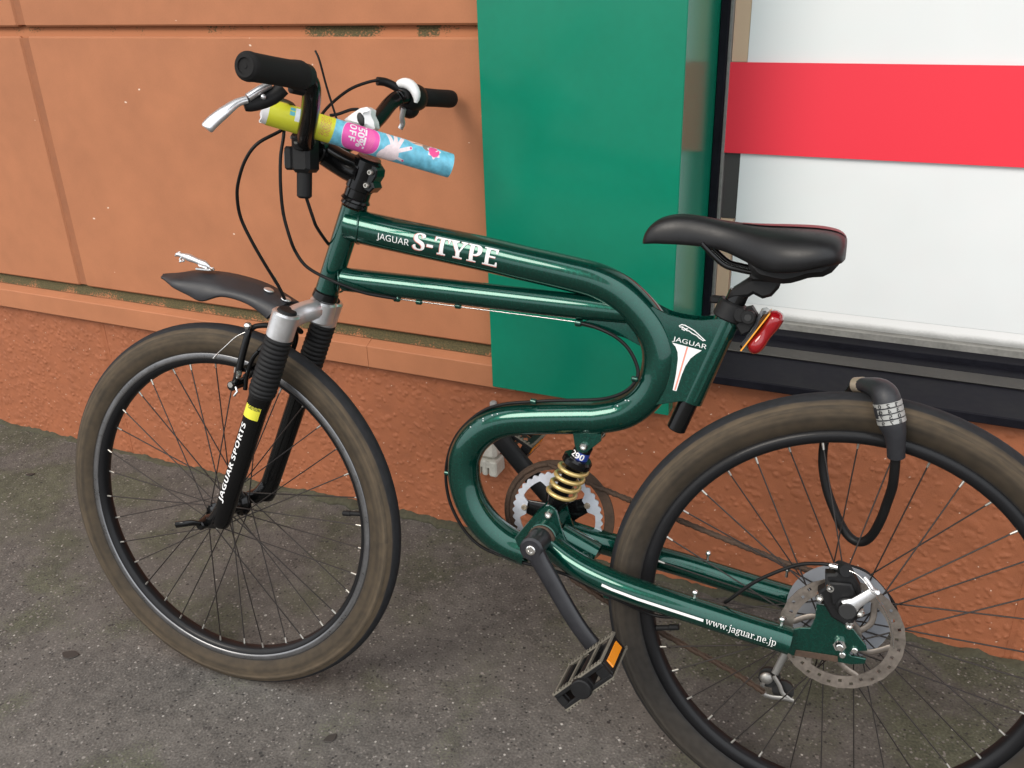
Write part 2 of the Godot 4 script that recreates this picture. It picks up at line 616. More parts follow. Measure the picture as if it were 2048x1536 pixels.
func make_materials() -> void:
	rng.seed = 20
	ground_material()
	render_coat("orange paint", Vector3(0.405, 0.156, 0.070), false, 11)
	render_coat("orange sprayed render", Vector3(0.320, 0.104, 0.043), true, 17)
	moss_material("moss joint", 1.15, 5)
	moss_material("stained joint", -0.30, 8)
	tyre_material("front tyre rubber", 0.0)
	tyre_material("rear tyre rubber", 0.85)
	flyer_material()
	var g := grime("green lacquer", Vector3(0.0008, 0.056, 0.040), 0.18, 0.24, 0.68, 300.0)
	g.metallic_specular = 0.15
	g.clearcoat_enabled = true
	g.clearcoat = 0.9
	g.clearcoat_roughness = 0.04
	var gb := grime("green board", Vector3(0.0005, 0.200, 0.117), 0.06, 0.30, 0.0, 12.0)
	gb.roughness_texture = null
	gb.roughness = 0.2
	mat("black enamel", Color(0.004, 0.004, 0.0042), 0.25, 0.0, 0.35).metallic_specular = 0.25
	var bp := grime("black plastic", Vector3(0.009, 0.009, 0.0095), 0.3, 0.5, 0.0)
	bp.metallic_specular = 0.35
	mat("black rubber", Color(0.009, 0.009, 0.0095), 0.62).metallic_specular = 0.35
	mat("grip rubber", Color(0.010, 0.0095, 0.0095), 0.8).metallic_specular = 0.35
	mat("cable housing", Color(0.008, 0.0078, 0.008), 0.4).metallic_specular = 0.3
	grime("cast alloy", Vector3(0.72, 0.72, 0.73), 0.08, 0.34, 0.85)
	mat("bright steel", Color(0.78, 0.77, 0.75), 0.2, 1.0)
	grime("machined rim", Vector3(0.20, 0.20, 0.205), 0.2, 0.32, 0.85)
	mat("rim black", Color(0.009, 0.009, 0.010), 0.4, 0.0, 0.1).metallic_specular = 0.3
	mat("spoke steel", Color(0.035, 0.030, 0.028), 0.45, 0.5)
	mat("nipple brass", Color(0.45, 0.43, 0.39), 0.35, 0.8)
	grime("rotor steel", Vector3(0.25, 0.215, 0.185), 0.35, 0.42, 0.75)
	grime("chainring alloy", Vector3(0.66, 0.68, 0.74), 0.1, 0.38, 0.55)
	grime("rusty steel", Vector3(0.070, 0.042, 0.027), 0.5, 0.75, 0.2)
	mat("gold spring", Color(0.55, 0.40, 0.15), 0.32, 0.55, 0.5)
	mat("white ink", Color(0.74, 0.73, 0.72), 0.45)
	mat("pink edge ink", Color(0.62, 0.20, 0.17), 0.45)
	mat("salmon ink", Color(0.72, 0.24, 0.18), 0.45)
	mat("yellow sticker", Color(0.66, 0.62, 0.045), 0.5)
	mat("black ink", Color(0.015, 0.015, 0.015), 0.6)
	mat("blue sticker", Color(0.015, 0.04, 0.24), 0.4)
	mat("orange reflector", Color(0.85, 0.28, 0.015), 0.25, 0.0, 0.5)
	grime("dusty plastic", Vector3(0.135, 0.12, 0.095), 0.35, 0.85, 0.0)
	grime("weathered white plastic", Vector3(0.50, 0.48, 0.42), 0.2, 0.6, 0.0)
	mat("white plastic", Color(0.78, 0.78, 0.78), 0.25, 0.0, 0.5)
	var l := grime("saddle leather", Vector3(0.0075, 0.0075, 0.0085), 0.25, 0.40, 0.0, 60.0)
	l.metallic_specular = 0.42
	mat("dark red vinyl", Color(0.15, 0.014, 0.020), 0.4)
	var r := mat("red lens", Color(0.26, 0.005, 0.009), 0.15, 0.0, 0.6)
	r.subsurf_scatter_enabled = true
	r.subsurf_scatter_strength = 0.1
	mat("amber seam", Color(0.80, 0.33, 0.03), 0.3)
	mat("clear shell", Color(0.06, 0.06, 0.065), 0.15, 0.0, 0.6)
	mat("grey disc plastic", Color(0.22, 0.23, 0.25), 0.35)
	mat("paper white", Color(0.78, 0.77, 0.78), 0.6)
	mat("copper sticker", Color(0.42, 0.17, 0.12), 0.35, 0.3)
	mat("white chip", Color(0.80, 0.78, 0.74), 0.6)
	var da := grime("dark aluminium", Vector3(0.010, 0.010, 0.014), 0.35, 0.55, 0.0, 14.0)
	da.metallic_specular = 0.2
	grime("dusty aluminium", Vector3(0.045, 0.042, 0.038), 0.4, 0.7, 0.0, 14.0)
	grime("grey bead", Vector3(0.20, 0.195, 0.18), 0.3, 0.5, 0.0, 30.0)
	var ff := grime("frosted film", Vector3(0.77, 0.79, 0.79), 0.035, 0.25, 0.0, 1.6)
	ff.roughness_texture = null
	ff.roughness = 0.2
	gleam_and_dirt_edge()
	mat("red stripe", Color(0.83, 0.030, 0.055), 0.5)
	mat("tan post", Color(0.60, 0.43, 0.29), 0.5)
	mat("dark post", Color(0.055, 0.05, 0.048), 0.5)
	grime("guard plastic", Vector3(0.021, 0.021, 0.024), 0.25, 0.5, 0.0)
	grime("crank alloy", Vector3(0.013, 0.013, 0.016), 0.3, 0.38, 0.0)
	grime("lock rubber", Vector3(0.018, 0.0185, 0.022), 0.3, 0.5, 0.0)
	grime("joint brown", Vector3(0.30, 0.112, 0.050), 0.15, 0.8, 0.0, 20.0)
	grime("ground moss", Vector3(0.060, 0.056, 0.034), 0.6, 0.95, 0.0, 160.0)
	mat("dull alloy", Color(0.36, 0.35, 0.33), 0.45, 0.8)
	mat("wet leaf", Color(0.034, 0.028, 0.024), 0.7)
	mat("lock dial alloy", Color(0.36, 0.36, 0.345), 0.45, 0.3)
	mat("worn brass", Color(0.32, 0.27, 0.20), 0.5, 0.4)
	mat("concrete grey", Color(0.30, 0.29, 0.28), 0.85)

# ------------------------------------------------------------------ the place
const CELL := 0.0025
const FIELD_X := -2.9
const FIELD_Y := -0.02
const NX := 1400
const NY := 196
var spray := PackedFloat32Array()

func spray_field() -> void:                                     # thrown render: ridges and drops of mortar, millimetres high
	spray.resize(NX * NY)
	var n := noise(301, 0.045, 3)
	for y in NY:
		for x in NX:
			spray[y * NX + x] = 0.00045 * n.get_noise_2d(x, y * 1.3)
	for k in 8200:
		var cx := rng.randf() * NX
		var cy := rng.randf() * NY
		var l := 1.1 + 2.0 * rng.randf() * rng.randf() + (2.0 if k % 11 == 0 else 0.0)
		var w := maxf(1.1, l * rng.randf_range(0.35, 0.75))
		var ang := rng.randf_range(-1.1, 0.3)
		var ca := cos(ang)
		var sa := sin(ang)
		var hh := rng.randf_range(0.0005, 0.0021) * (1.3 if k % 9 == 0 else 1.0)
		var q := int(l * 1.5) + 1
		for dy in range(-q, q + 1):
			for dx in range(-q, q + 1):
				var x := int(cx) + dx
				var y := int(cy) + dy
				if x < 0 or y < 0 or x >= NX or y >= NY:
					continue
				var a := ((x - cx) * ca + (y - cy) * sa) / l
				var b := (-(x - cx) * sa + (y - cy) * ca) / w
				var e := a * a + b * b
				if e < 1.9:
					spray[y * NX + x] = maxf(spray[y * NX + x], hh * pow(1.0 - e / 1.9, 0.8))

func sprayed_face(am: ArrayMesh, x0: float, x1: float) -> void:
	var i0 := maxi(0, int(ceil((x0 - FIELD_X) / CELL)))
	var i1 := mini(NX - 1, int(floor((x1 - FIELD_X) / CELL)))
	if i1 - i0 < 4:
		return
	var v := PackedVector3Array()
	var nn := PackedVector3Array()
	var ix := PackedInt32Array()
	var m := i1 - i0 + 1
	for y in NY:
		for i in m:
			var x := i0 + i
			var wx := FIELD_X + x * CELL
			var wy := FIELD_Y + y * CELL
			var edge := minf(1.0, minf(i, m - 1 - i) / 2.0)
			var top := 0.388 if wx < -0.372 else 0.467
			var z := spray[y * NX + x] * edge - (1.0 - edge) * 0.004
			if wy > top + CELL:
				z = -0.0075
				wy = top + CELL
			v.append(Vector3(wx, minf(wy, top), z))
			var dx := spray[y * NX + mini(x + 1, NX - 1)] - spray[y * NX + maxi(x - 1, 0)]
			var dy := spray[mini(y + 1, NY - 1) * NX + x] - spray[maxi(y - 1, 0) * NX + x]
			nn.append(Vector3(-dx, -dy, 2.0 * CELL).normalized())
	for y in NY - 1:
		if FIELD_Y + y * CELL > 0.469:
			break
		for i in m - 1:
			var a := y * m + i
			ix.append_array(PackedInt32Array([a, a + m + 1, a + 1, a, a + m, a + m + 1]))
	var ar := []
	ar.resize(Mesh.ARRAY_MAX)
	ar[Mesh.ARRAY_VERTEX] = v
	ar[Mesh.ARRAY_NORMAL] = nn
	var uv := PackedVector2Array()
	uv.resize(v.size())
	ar[Mesh.ARRAY_TEX_UV] = uv
	ar[Mesh.ARRAY_INDEX] = ix
	am.add_surface_from_arrays(Mesh.PRIMITIVE_TRIANGLES, ar)

func setting() -> void:
	# ground: one sheet; it swells a centimetre where it meets the wall, as the patched asphalt does
	var st := mk()
	var xs := [-60.0, -20.0, -8.0]
	for i in 41:
		xs.append(-4.0 + i * 0.15)
	xs.append_array([4.0, 8.0, 20.0, 60.0])
	var zs := [-0.30, 0.0, 0.02, 0.05, 0.09, 0.14, 0.2, 0.3, 0.45, 0.7, 1.0, 1.6, 2.5, 5.0, 12.0, 30.0, 60.0]
	var nz := noise(88, 0.9, 2)
	var rows: Array = []
	for z in zs:
		var row := PackedVector3Array()
		for x in xs:
			var rise := 0.013 * exp(-pow((x + 0.95) / 0.35, 2.0)) - 0.004 * exp(-pow((x + 1.7) / 0.4, 2.0))
			var fall := exp(-maxf(z, 0.0) / 0.14)
			row.append(Vector3(x, (rise + 0.004 * nz.get_noise_1d(x * 9.0)) * fall, z))
		rows.append(row)
	st.set_smooth_group(1)
	for i in rows.size() - 1:
		for j in xs.size() - 1:
			var a: Vector3 = rows[i][j]
			var b: Vector3 = rows[i][j + 1]
			var c: Vector3 = rows[i + 1][j + 1]
			var e: Vector3 = rows[i + 1][j]
			var uv := func(p: Vector3): return Vector2(p.x, p.z) / 2.4 + Vector2(0.13, 0.4)
			quad(st, a, e, c, b, uv.call(a), uv.call(e), uv.call(c), uv.call(b))
	var g := obj("ground", st, M["asphalt"], self)
	g.set_meta("kind", "structure")
	g.set_meta("label", "worn grey brown asphalt with pale stone specks and moss by the wall")

	# the wall: sprayed plinth, sloped ledge, smooth panels with recessed joints
	var wall := thing("rendered_wall", "orange painted masonry wall with mossy joints and rough plinth", "wall")
	st = mk()
	slab(st, -30.0, -0.3720, 0.0, 5.2, -0.40, -0.030)
	slab(st, -0.3720, 3.25, -0.1, 0.464, -0.40, -0.031)
	slab(st, 3.2, 30.0, 0.0, 5.2, -0.40, -0.030)
	slab(st, -0.3720, 3.25, 2.35, 5.2, -0.40, -0.031)
	obj("wall_core", st, M["orange paint"], wall)
	st = mk()
	slab(st, -30.0, 30.0, 2.95, 3.15, -0.02, 0.85, 0.01)
	obj("added_eave", st, M["concrete grey"], wall)  # unseen overhang, added to block overhead sky and narrow the tube highlights
	st = mk()
	for x in [-3.955, -1.85]:                                   # the upright joints are filled almost flush and painted over
		slab(st, x - 0.0115, x + 0.0115, 0.466, 1.033, -0.029, -0.0034)
		slab(st, x - 0.0115, x + 0.0115, 1.060, 3.44, -0.029, -0.0034)
	obj("joint_filler", st, M["joint brown"], wall)
	st = mk()
	for x in [-1.819, 0.2565]:
		slab(st, x - 0.004, x + 0.004, -0.08, 0.374 if x < 0.0 else 0.462, -0.0335, -0.003)
	obj("joint_filler", st, M["orange sprayed render"], wall)
	for e in [[-6.0, -3.9], [-3.894, -1.822], [-1.816, 0.2535], [0.2595, 2.32], [2.326, 6.0]]:
		st = mk()
		var top := 0.392 if e[0] < -0.4 else 0.467
		slab(st, e[0], e[1], -0.08, top, -0.034, -0.0060, 0.001)
		if e[0] < -0.3675 and e[1] > -0.3675:
			slab(st, -0.3675, e[1] - 0.004, 0.388, 0.467, -0.034, -0.0063)
		var am := fin(st)
		sprayed_face(am, e[0], e[1])
		obj("plinth_panel", am, M["orange sprayed render"], wall)
	var ledge := PackedVector2Array([Vector2(-0.03, 0.375), Vector2(0.016, 0.379), Vector2(0.020, 0.382), Vector2(0.020, 0.4275), Vector2(0.0185, 0.4295), Vector2(-0.004, 0.4385), Vector2(-0.03, 0.440)])
	var turn := Transform3D(Basis(Vector3(0, 0, 1), Vector3(0, 1, 0), Vector3(-1, 0, 0)), Vector3())
	for e in [[-6.0, -3.2], [-3.199, -1.0215], [-1.0205, -0.68]]:
		st = mk()
		prism(st, ledge, -e[1], -e[0], 0.0, false, turn)
		obj("ledge_stone", st, M["orange paint"], wall)
	# smooth panels; their edges are chamfered, the joints lie behind
	for row in [[0.4625, 1.0365, true], [1.056, 1.640, true], [1.658, 2.24, true], [2.258, 2.84, true], [2.858, 3.44, true]]:
		for e in [[-6.0, -3.966], [-3.944, -1.8610], [-1.8390, 0.245]]:
			st = mk()
			var x1 := minf(e[1], -0.40)
			slab(st, e[0], x1, row[0], row[1], -0.028, 0.0, 0.0035)
			obj("wall_panel", st, M["orange paint"], wall)
	for e in [[-6.0, -3.0], [-3.0, -1.5], [-1.5, -0.45]]:
		st = mk()
		quad(st, Vector3(e[0], 0.4395, 0.0), Vector3(e[1], 0.4395, 0.0), Vector3(e[1], 0.466, -0.016), Vector3(e[0], 0.466, -0.016), Vector2(e[0] * 0.7, 1), Vector2(e[1] * 0.7, 1), Vector2(e[1] * 0.7, 0), Vector2(e[0] * 0.7, 0))
		obj("mossy_joint", st, M["moss joint"], wall)
	for e in [[-6.0, -3.0], [-3.0, -1.5], [-1.5, -0.45]]:
		st = mk()
		quad(st, Vector3(e[0], 1.031, -0.006), Vector3(e[1], 1.031, -0.006), Vector3(e[1], 1.060, -0.018), Vector3(e[0], 1.060, -0.018), Vector2(e[0] * 0.7, 1), Vector2(e[1] * 0.7, 1), Vector2(e[1] * 0.7, 0), Vector2(e[0] * 0.7, 0))
		obj("stained_joint", st, M["stained joint"], wall)

	# green cladding that turns the corner into the window recess
	var board := thing("green_cladding", "tall glossy green board fixed between the orange wall and the shop window", "panel", Transform3D(Basis(), Vector3(-0.546, 0.388, 0.0)))
	st = mk()
	slab(st, -0.179, 0.1785, 0.0, 2.2, -0.24, 0.030, 0.0015)
	obj("green_board", st, M["green board"], board)

	# shop window
	var win := thing("shop_window", "frosted white shop window with a broad red stripe and black frame", "window", Transform3D(Basis(), Vector3(1.0, 0.466, -0.2)))
	var W := Transform3D(Basis(), Vector3(-1.0, -0.466, 0.2))
	st = mk()
	slab(st, -0.3665, 3.2, 0.466, 0.4825, -0.13, 0.030, 0.002)
	slab(st, -0.3665, 3.2, 0.4655, 0.470, -0.11, 0.016)
	slab(st, -0.3665, 3.2, 0.470, 0.4855, -0.26, -0.131, 0.001)
	slab(st, -0.3665, 3.2, 0.470, 0.496, -0.26, -0.165, 0.001)
	obj("sill", st, M["dark aluminium"], win, W)
	st = mk()
	slab(st, -0.3665, 3.2, 0.4825, 0.4865, -0.128, -0.086, 0.0015)
	obj("sill_step", st, M["dusty aluminium"], win, W)
	st = mk()
	slab(st, -0.3665, -0.3525, 0.49, 2.36, -0.26, -0.195, 0.001)
	slab(st, -0.3525, -0.3515, 0.49, 2.36, -0.26, -0.199)
	slab(st, -0.3665, 3.2, 2.30, 2.36, -0.26, -0.195, 0.001)
	slab(st, 3.15, 3.2, 0.49, 2.36, -0.26, -0.195, 0.001)
	obj("frame", st, M["dark aluminium"], win, W)
	st = mk()
	slab(st, -0.3515, 3.15, 0.494, 0.510, -0.235, -0.197, 0.002)
	slab(st, -0.3515, -0.3455, 0.510, 2.30, -0.235, -0.2005, 0.001)
	obj("glazing_bead", st, M["grey bead"], win, W)
	st = mk()
	slab(st, -0.3170, 3.15, 0.537, 2.30, -0.225, -0.209)
	obj("frosted_panel", st, M["frosted film"], win, W)
	st = mk()
	slab(st, -0.3200, 3.15, 0.5105, 0.5365, -0.225, -0.2100)
	obj("film_foot", st, M["frosted film"], win, W)
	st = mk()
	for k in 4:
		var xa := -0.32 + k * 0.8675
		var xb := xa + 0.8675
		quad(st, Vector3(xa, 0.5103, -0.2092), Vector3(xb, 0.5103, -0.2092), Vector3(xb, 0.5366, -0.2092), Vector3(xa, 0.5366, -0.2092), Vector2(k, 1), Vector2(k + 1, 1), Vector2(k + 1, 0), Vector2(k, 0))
	obj("painted_gleam_edge", st, M["painted gleam margin"], win, W)  # gleam painted as a pale band, with dirt along its lower side
	st = mk()
	slab(st, -0.3450, -0.3175, 0.981, 2.30, -0.225, -0.210)
	slab(st, -0.3450, -0.3215, 0.5105, 0.700, -0.225, -0.210)
	obj("inner_post", st, M["tan post"], win, W)
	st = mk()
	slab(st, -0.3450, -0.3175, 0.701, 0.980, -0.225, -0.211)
	obj("inner_dark_post", st, M["dark post"], win, W)  # dark grey stretch of the post behind the glass
	st = mk()
	slab(st, -0.3510, 3.15, 0.824, 0.981, -0.2045, -0.2020)
	obj("red_stripe", st, M["red stripe"], win, W)

	# weathered plastic outlet cover on the plinth, mostly behind the frame
	var box := thing("outlet_cover", "weathered white plastic outlet cover on the plinth behind the curved frame", "outlet", Transform3D(Basis(), Vector3(-0.757, 0.18, 0.0)))
	st = mk()
	slab(st, -0.024, 0.034, 0.041, 0.092, -0.004, 0.034, 0.007)
	obj("cover", st, M["weathered white plastic"], box)
	st = mk()
	rod(st, Vector3(0.024, 0.085, 0.012), Vector3(0.024, 0.166, 0.012), 0.0085, 12, 0.0075, 0.002)
	obj("conduit", st, M["concrete grey"], box)
	st = mk()
	slab(st, -0.030, 0.0, 0.004, 0.040, -0.004, 0.040, 0.003)
	slab(st, 0.004, 0.016, 0.004, 0.040, -0.004, 0.040, 0.003)
	slab(st, 0.020, 0.038, 0.004, 0.040, -0.004, 0.040, 0.003)
	slab(st, -0.028, 0.036, 0.024, 0.039, -0.004, 0.0385)
	obj("lower_flange", st, M["weathered white plastic"], box)

	# low moss and grit in the corner between asphalt and wall
	st = mk()
	var mn := noise(61, 18.0, 3)
	rows = []
	for i in 620:
		var x := -3.6 + i * 0.01
		var rise := 0.013 * exp(-pow((x + 0.95) / 0.35, 2.0)) - 0.004 * exp(-pow((x + 1.7) / 0.4, 2.0))
		var w := 0.009 + 0.016 * maxf(0.0, mn.get_noise_1d(x) + 0.25)
		var h := 0.004 + 0.011 * maxf(0.0, mn.get_noise_1d(x + 40.0) + 0.2)
		rows.append(PackedVector3Array([Vector3(x, rise - 0.004, -0.002), Vector3(x, rise - 0.004, w * 1.3), Vector3(x, rise + h * 0.35, w), Vector3(x, rise + h * 0.8, w * 0.5), Vector3(x, rise + h, 0.0005)]))
	for r in rows:
		r.reverse()
	sheet(st, rows, false)
	var ms := obj("moss", st, M["ground moss"], self)
	ms.set_meta("kind", "stuff")
	ms.set_meta("label", "dark moss and grit along the foot of the orange wall")
	ms.set_meta("category", "moss")

	for e in [[Vector3(-1.977, 0.0, 0.186), 0.6, 0.011, "small dark leaf flat on the asphalt near the wall, far from the tyre"], [Vector3(-1.3276, 0.0, 0.6386), 0.2, 0.017, "larger dark leaf flat on the asphalt left of the front tyre"], [Vector3(-0.7574, 0.0, 0.6184), 1.1, 0.012, "dark leaf on the asphalt between the front tyre and the near pedal"]]:
		st = mk()
		var pl := PackedVector2Array()
		for k in 14:
			var w := TAU * k / 14
			pl.append(Vector2(cos(w) * e[2] * (1.0 + 0.15 * sin(3.0 * w)), sin(w) * e[2] * 0.62 * (1.0 + 0.12 * cos(4.0 * w))))
		prism(st, pl, 0.0, 0.0022, 0.0008, true, Transform3D(Basis(Vector3(1, 0, 0), Vector3(0, 0, -1), Vector3(0, 1, 0)), Vector3()))
		var leaf := obj("fallen_leaf", st, M["wet leaf"], self, Transform3D(Basis(Vector3.UP, e[1]), e[0] + Vector3(0, 0.0005, 0)))
		leaf.set_meta("label", e[3])
		leaf.set_meta("category", "leaf")
		leaf.set_meta("group", "dark leaves on the asphalt")

# ------------------------------------------------------------------ bicycle
func wheel(called: String, parent: Node3D, c: Vector3, turned: float, front: bool) -> Node3D:
	var w := knot(called, parent)
	var at := Transform3D(Basis(), c)
	# tyre
	var half := [Vector2(0.2735, -0.0118), Vector2(0.2775, -0.0150), Vector2(0.2840, -0.0186), Vector2(0.2920, -0.0210), Vector2(0.2990, -0.0214), Vector2(0.3050, -0.0203), Vector2(0.3060, -0.0206), Vector2(0.3105, -0.0185), Vector2(0.3112, -0.0176), Vector2(0.3155, -0.0140), Vector2(0.3165, -0.0136), Vector2(0.3200, -0.0095), Vector2(0.3225, -0.0050), Vector2(0.3235, 0.0)]
	var prof := PackedVector2Array(half)
	for i in range(half.size() - 2, -1, -1):
		prof.append(Vector2(half[i].x, -half[i].y))
	var st := mk()
	var rows := []
	for p in prof:
		var ring := PackedVector3Array()
		for j in 128:
			var a := TAU * j / 128
			ring.append(c + Vector3(cos(a) * p.x, sin(a) * p.x, p.y))
		rows.append(ring)
	sheet(st, rows, true, false, 1.0)
	obj("tyre", st, M["front tyre rubber" if front else "rear tyre rubber"], w)
	st = mk()
	lathe(st, PackedVector2Array([Vector2(0.2745, -0.0128), Vector2(0.2745, 0.0128), Vector2(0.2640, 0.0130), Vector2(0.2590, 0.0105), Vector2(0.2562, 0.0060), Vector2(0.2555, 0.0), Vector2(0.2562, -0.0060), Vector2(0.2590, -0.0105), Vector2(0.2640, -0.0130)]), at, 128, true)
	obj("rim", st, M["rim black"], w)
	if front:
		st = mk()
		for s in [1.0, -1.0]:
			lathe(st, PackedVector2Array([Vector2(0.2755, s * 0.0128), Vector2(0.2762, s * 0.0136), Vector2(0.2740, s * 0.0143), Vector2(0.2690, s * 0.0141), Vector2(0.2655, s * 0.0137), Vector2(0.2655, s * 0.0128)]), at, 128, true)
		obj("brake_track", st, M["machined rim"], w)
	# hub
	st = mk()
	var fl := 0.030
	lathe(st, PackedVector2Array([Vector2(0.008, -0.047), Vector2(0.010, -0.036), Vector2(0.012, -fl - 0.004), Vector2(0.023, -fl - 0.0015), Vector2(0.023, -fl + 0.0015), Vector2(0.013, -fl + 0.006), Vector2(0.0115, 0.0), Vector2(0.013, fl - 0.006), Vector2(0.023, fl - 0.0015), Vector2(0.023, fl + 0.0015), Vector2(0.012, fl + 0.004), Vector2(0.010, 0.036), Vector2(0.008, 0.047)]), at, 28)
	rod(st, c + Vector3(0, 0, -0.072), c + Vector3(0, 0, 0.072), 0.0048, 10)
	obj("hub", st, M["black enamel"], w)
	# 36 spokes crossed three times
	var sm := mk()
	rod(sm, Vector3(), Vector3(0, 0, 1), 0.00105, 6)
	var spoke_mesh := {}
	var nst := mk()
	rod(nst, Vector3(), Vector3(0, 0, 0.0095), 0.0019, 8, 0.0014)
	var nip := fin(nst)
	for s in 2:
		for i in 18:
			var ah := deg_to_rad(20.0 * i + 10.0 * s) + turned
			var ar := ah + deg_to_rad(60.0 if i % 2 == 0 else -60.0)
			var z: float = (fl if s == 0 else -fl) + (0.0025 if i % 2 == 0 else -0.0025)
			var a := c + Vector3(cos(ah) * 0.0205, sin(ah) * 0.0205, z)
			var b := c + Vector3(cos(ar) * 0.2560, sin(ar) * 0.2560, 0.004 if s == 0 else -0.004)
			var l := snappedf(a.distance_to(b), 0.0005)
			if not spoke_mesh.has(l):
				var sp := mk()
				rod(sp, Vector3(), Vector3(0, 0, l), 0.00105, 6)
				spoke_mesh[l] = fin(sp)
			obj("spoke", spoke_mesh[l], M["spoke steel"], w, along(a, b))
			var f := along(b, a)
			obj("nipple", nip, M["nipple brass"], w, f)
	return w

func valve(w: Node3D, c: Vector3, ang: float) -> void:
	var d := Vector3(cos(ang), sin(ang), 0)
	var st := mk()
	rod(st, c + d * 0.256, c + d * 0.236, 0.0042, 10, 0.0038)
	rod(st, c + d * 0.237, c + d * 0.222, 0.0048, 10, 0.0044, 0.001)
	obj("valve", st, M["black rubber"], w)

func on_tube(axis: PackedVector3Array, r: float, s: float, ang: float) -> Vector3:   # a point on a tube's skin: s metres along its axis, ang round it from the street side upwards
	var i := 0
	while i < axis.size() - 2 and s > axis[i].distance_to(axis[i + 1]):
		s -= axis[i].distance_to(axis[i + 1])
		i += 1
	var t := (axis[i + 1] - axis[i]).normalized()
	var n := (Vector3(0, 0, 1) - t * t.z).normalized()
	return axis[i] + t * s + (n * cos(ang) + n.cross(t) * -sin(ang) * -1.0 * signf(t.x if absf(t.x) > 0.01 else 1.0)) * r

func bicycle() -> void:
	var bike := thing("bicycle", "dark green bicycle with an S shaped frame leaning on the orange wall", "bicycle", BIKE)
	var green: Material = M["green lacquer"]
	var black: Material = M["black enamel"]
	var plastic: Material = M["black plastic"]
	var steel: Material = M["bright steel"]
	var white: Material = M["white ink"]
	var st: SurfaceTool

	# ---- wheels
	var fc := Vector3(-0.9877, 0.3235, 0.0)
	var rc := Vector3(0.0, 0.3235, 0.0)
	var fw := wheel("front_wheel", bike, fc, 0.06, true)
	valve(fw, fc, 0.133)
	var rw := wheel("rear_wheel", bike, rc, 0.02, false)
	valve(rw, rc, 3.4)
	st = mk()
	rod(st, fc + Vector3(0.002, 0.002, 0.058), fc + Vector3(0.002, 0.002, 0.082), 0.0095, 16, 0.008, 0.002)
	sweep(st, spline(p3([-0.984, 0.330, 0.083, -0.992, 0.334, 0.092, -1.003, 0.333, 0.099, -1.016, 0.330, 0.101])), 0.0052, 10, true, 0.5)
	obj("quick_release", st, black, fw)
	# brake disc
	st = mk()
	var dc := Transform3D(Basis(), rc + Vector3(0.002, 0.004, 0.045))
	var seg := 96
	for band in 4:
		var r0: float = [0.0610, 0.0660, 0.0705, 0.0745][band]
		var r1: float = [0.0660, 0.0705, 0.0745, 0.0790][band]
		for j in seg:
			if (band == 1 and j % 6 == 1) or (band == 2 and j % 6 == 4):
				continue
			var a0 := TAU * j / seg
			var a1 := TAU * (j + 1) / seg
			var wav := func(r: float, a: float): return r + (0.0004 * sin(a * 24.0) if r > 0.078 else 0.0)
			hoop_cell(st, dc, r0, wav.call(r1, a0), wav.call(r1, a1), a0, a1, 0.0009)
	for k in 6:
		var a := TAU * k / 6 + 0.35
		var arm := spline(PackedVector3Array([dc * Vector3(cos(a) * 0.020, sin(a) * 0.020, 0), dc * Vector3(cos(a + 0.25) * 0.042, sin(a + 0.25) * 0.042, 0), dc * Vector3(cos(a + 0.62) * 0.0625, sin(a + 0.62) * 0.0625, 0)]), 5)
		sweep(st, arm, 0.0042, 8, true, 0.25)
	hard_lathe(st, PackedVector2Array([Vector2(0.012, -0.002), Vector2(0.026, -0.002), Vector2(0.026, 0.002), Vector2(0.012, 0.002)]), dc, 32)
	obj("brake_disc", st, M["rotor steel"], rw)
	# sprockets and the plastic disc behind the spokes on the chain side
	st = mk()
	for k in 6:
		var rr := 0.050 - 0.0058 * k
		var o := PackedVector2Array()
		for j in 72:
			var a := TAU * j / 72
			o.append(Vector2(cos(a), sin(a)) * (rr + (0.0022 if j % 3 == 0 else 0.0)))
		prism(st, o, -0.030 - 0.0042 * k - 0.002, -0.030 - 0.0042 * k, 0.0, false, Transform3D(Basis(), rc))
	obj("sprocket_stack", st, M["rusty steel"], rw)
	st = mk()
	hard_lathe(st, PackedVector2Array([Vector2(0.026, -0.0285), Vector2(0.0705, -0.0262), Vector2(0.0705, -0.0245), Vector2(0.026, -0.0268)]), Transform3D(Basis(), rc), 48)
	obj("spoke_guard", st, M["grey disc plastic"], rw)

	# ---- main frame
	var frame := knot("frame", bike)
	var axis := spline(p2([-0.7476,0.8185, -0.698,0.8111, -0.6293,0.8019, -0.5317,0.7893, -0.4788,0.7813, -0.4052,0.7708, -0.3656,0.7635, -0.3332,0.7502, -0.3039,0.7271, -0.2829,0.7013, -0.2725,0.6724, -0.2742,0.639, -0.2887,0.6079, -0.3155,0.5834, -0.3509,0.5708, -0.3735,0.5671, -0.4453,0.5567, -0.4899,0.5475, -0.5203,0.5326, -0.543,0.5099, -0.5555,0.4834, -0.5575,0.4606, -0.5545,0.4367, -0.544,0.4089, -0.527,0.3845, -0.5051,0.3651, -0.4795,0.3514, -0.4503,0.3451]), 5)
	tube("s_tube", axis, 0.0248, green, frame, 28)
	var low := spline(p2([-0.7574,0.7357, -0.6328,0.7325, -0.5302,0.7298, -0.3957,0.7261, -0.3002,0.7233]), 5)
	var lr := []
	for i in low.size():
		lr.append(0.0182 - 0.003 * smoothstep(0.7, 1.0, float(i) / (low.size() - 1)))
	tube("lower_tube", low, lr, green, frame, 22)
	st = mk()
	rod(st, Vector3(-0.7415, 0.8440, 0), Vector3(-0.7885, 0.7160, 0), 0.0182, 26)
	obj("head_tube", st, green, frame)
	st = mk()
	var hd := Vector3(0.0472, 0.1300, 0).normalized()
	rod(st, Vector3(-0.7935, 0.7025, 0), Vector3(-0.7935, 0.7025, 0) + hd * 0.014, 0.0202, 26, 0.0192, 0.002)
	obj("headset_cup", st, black, frame)
	st = mk()
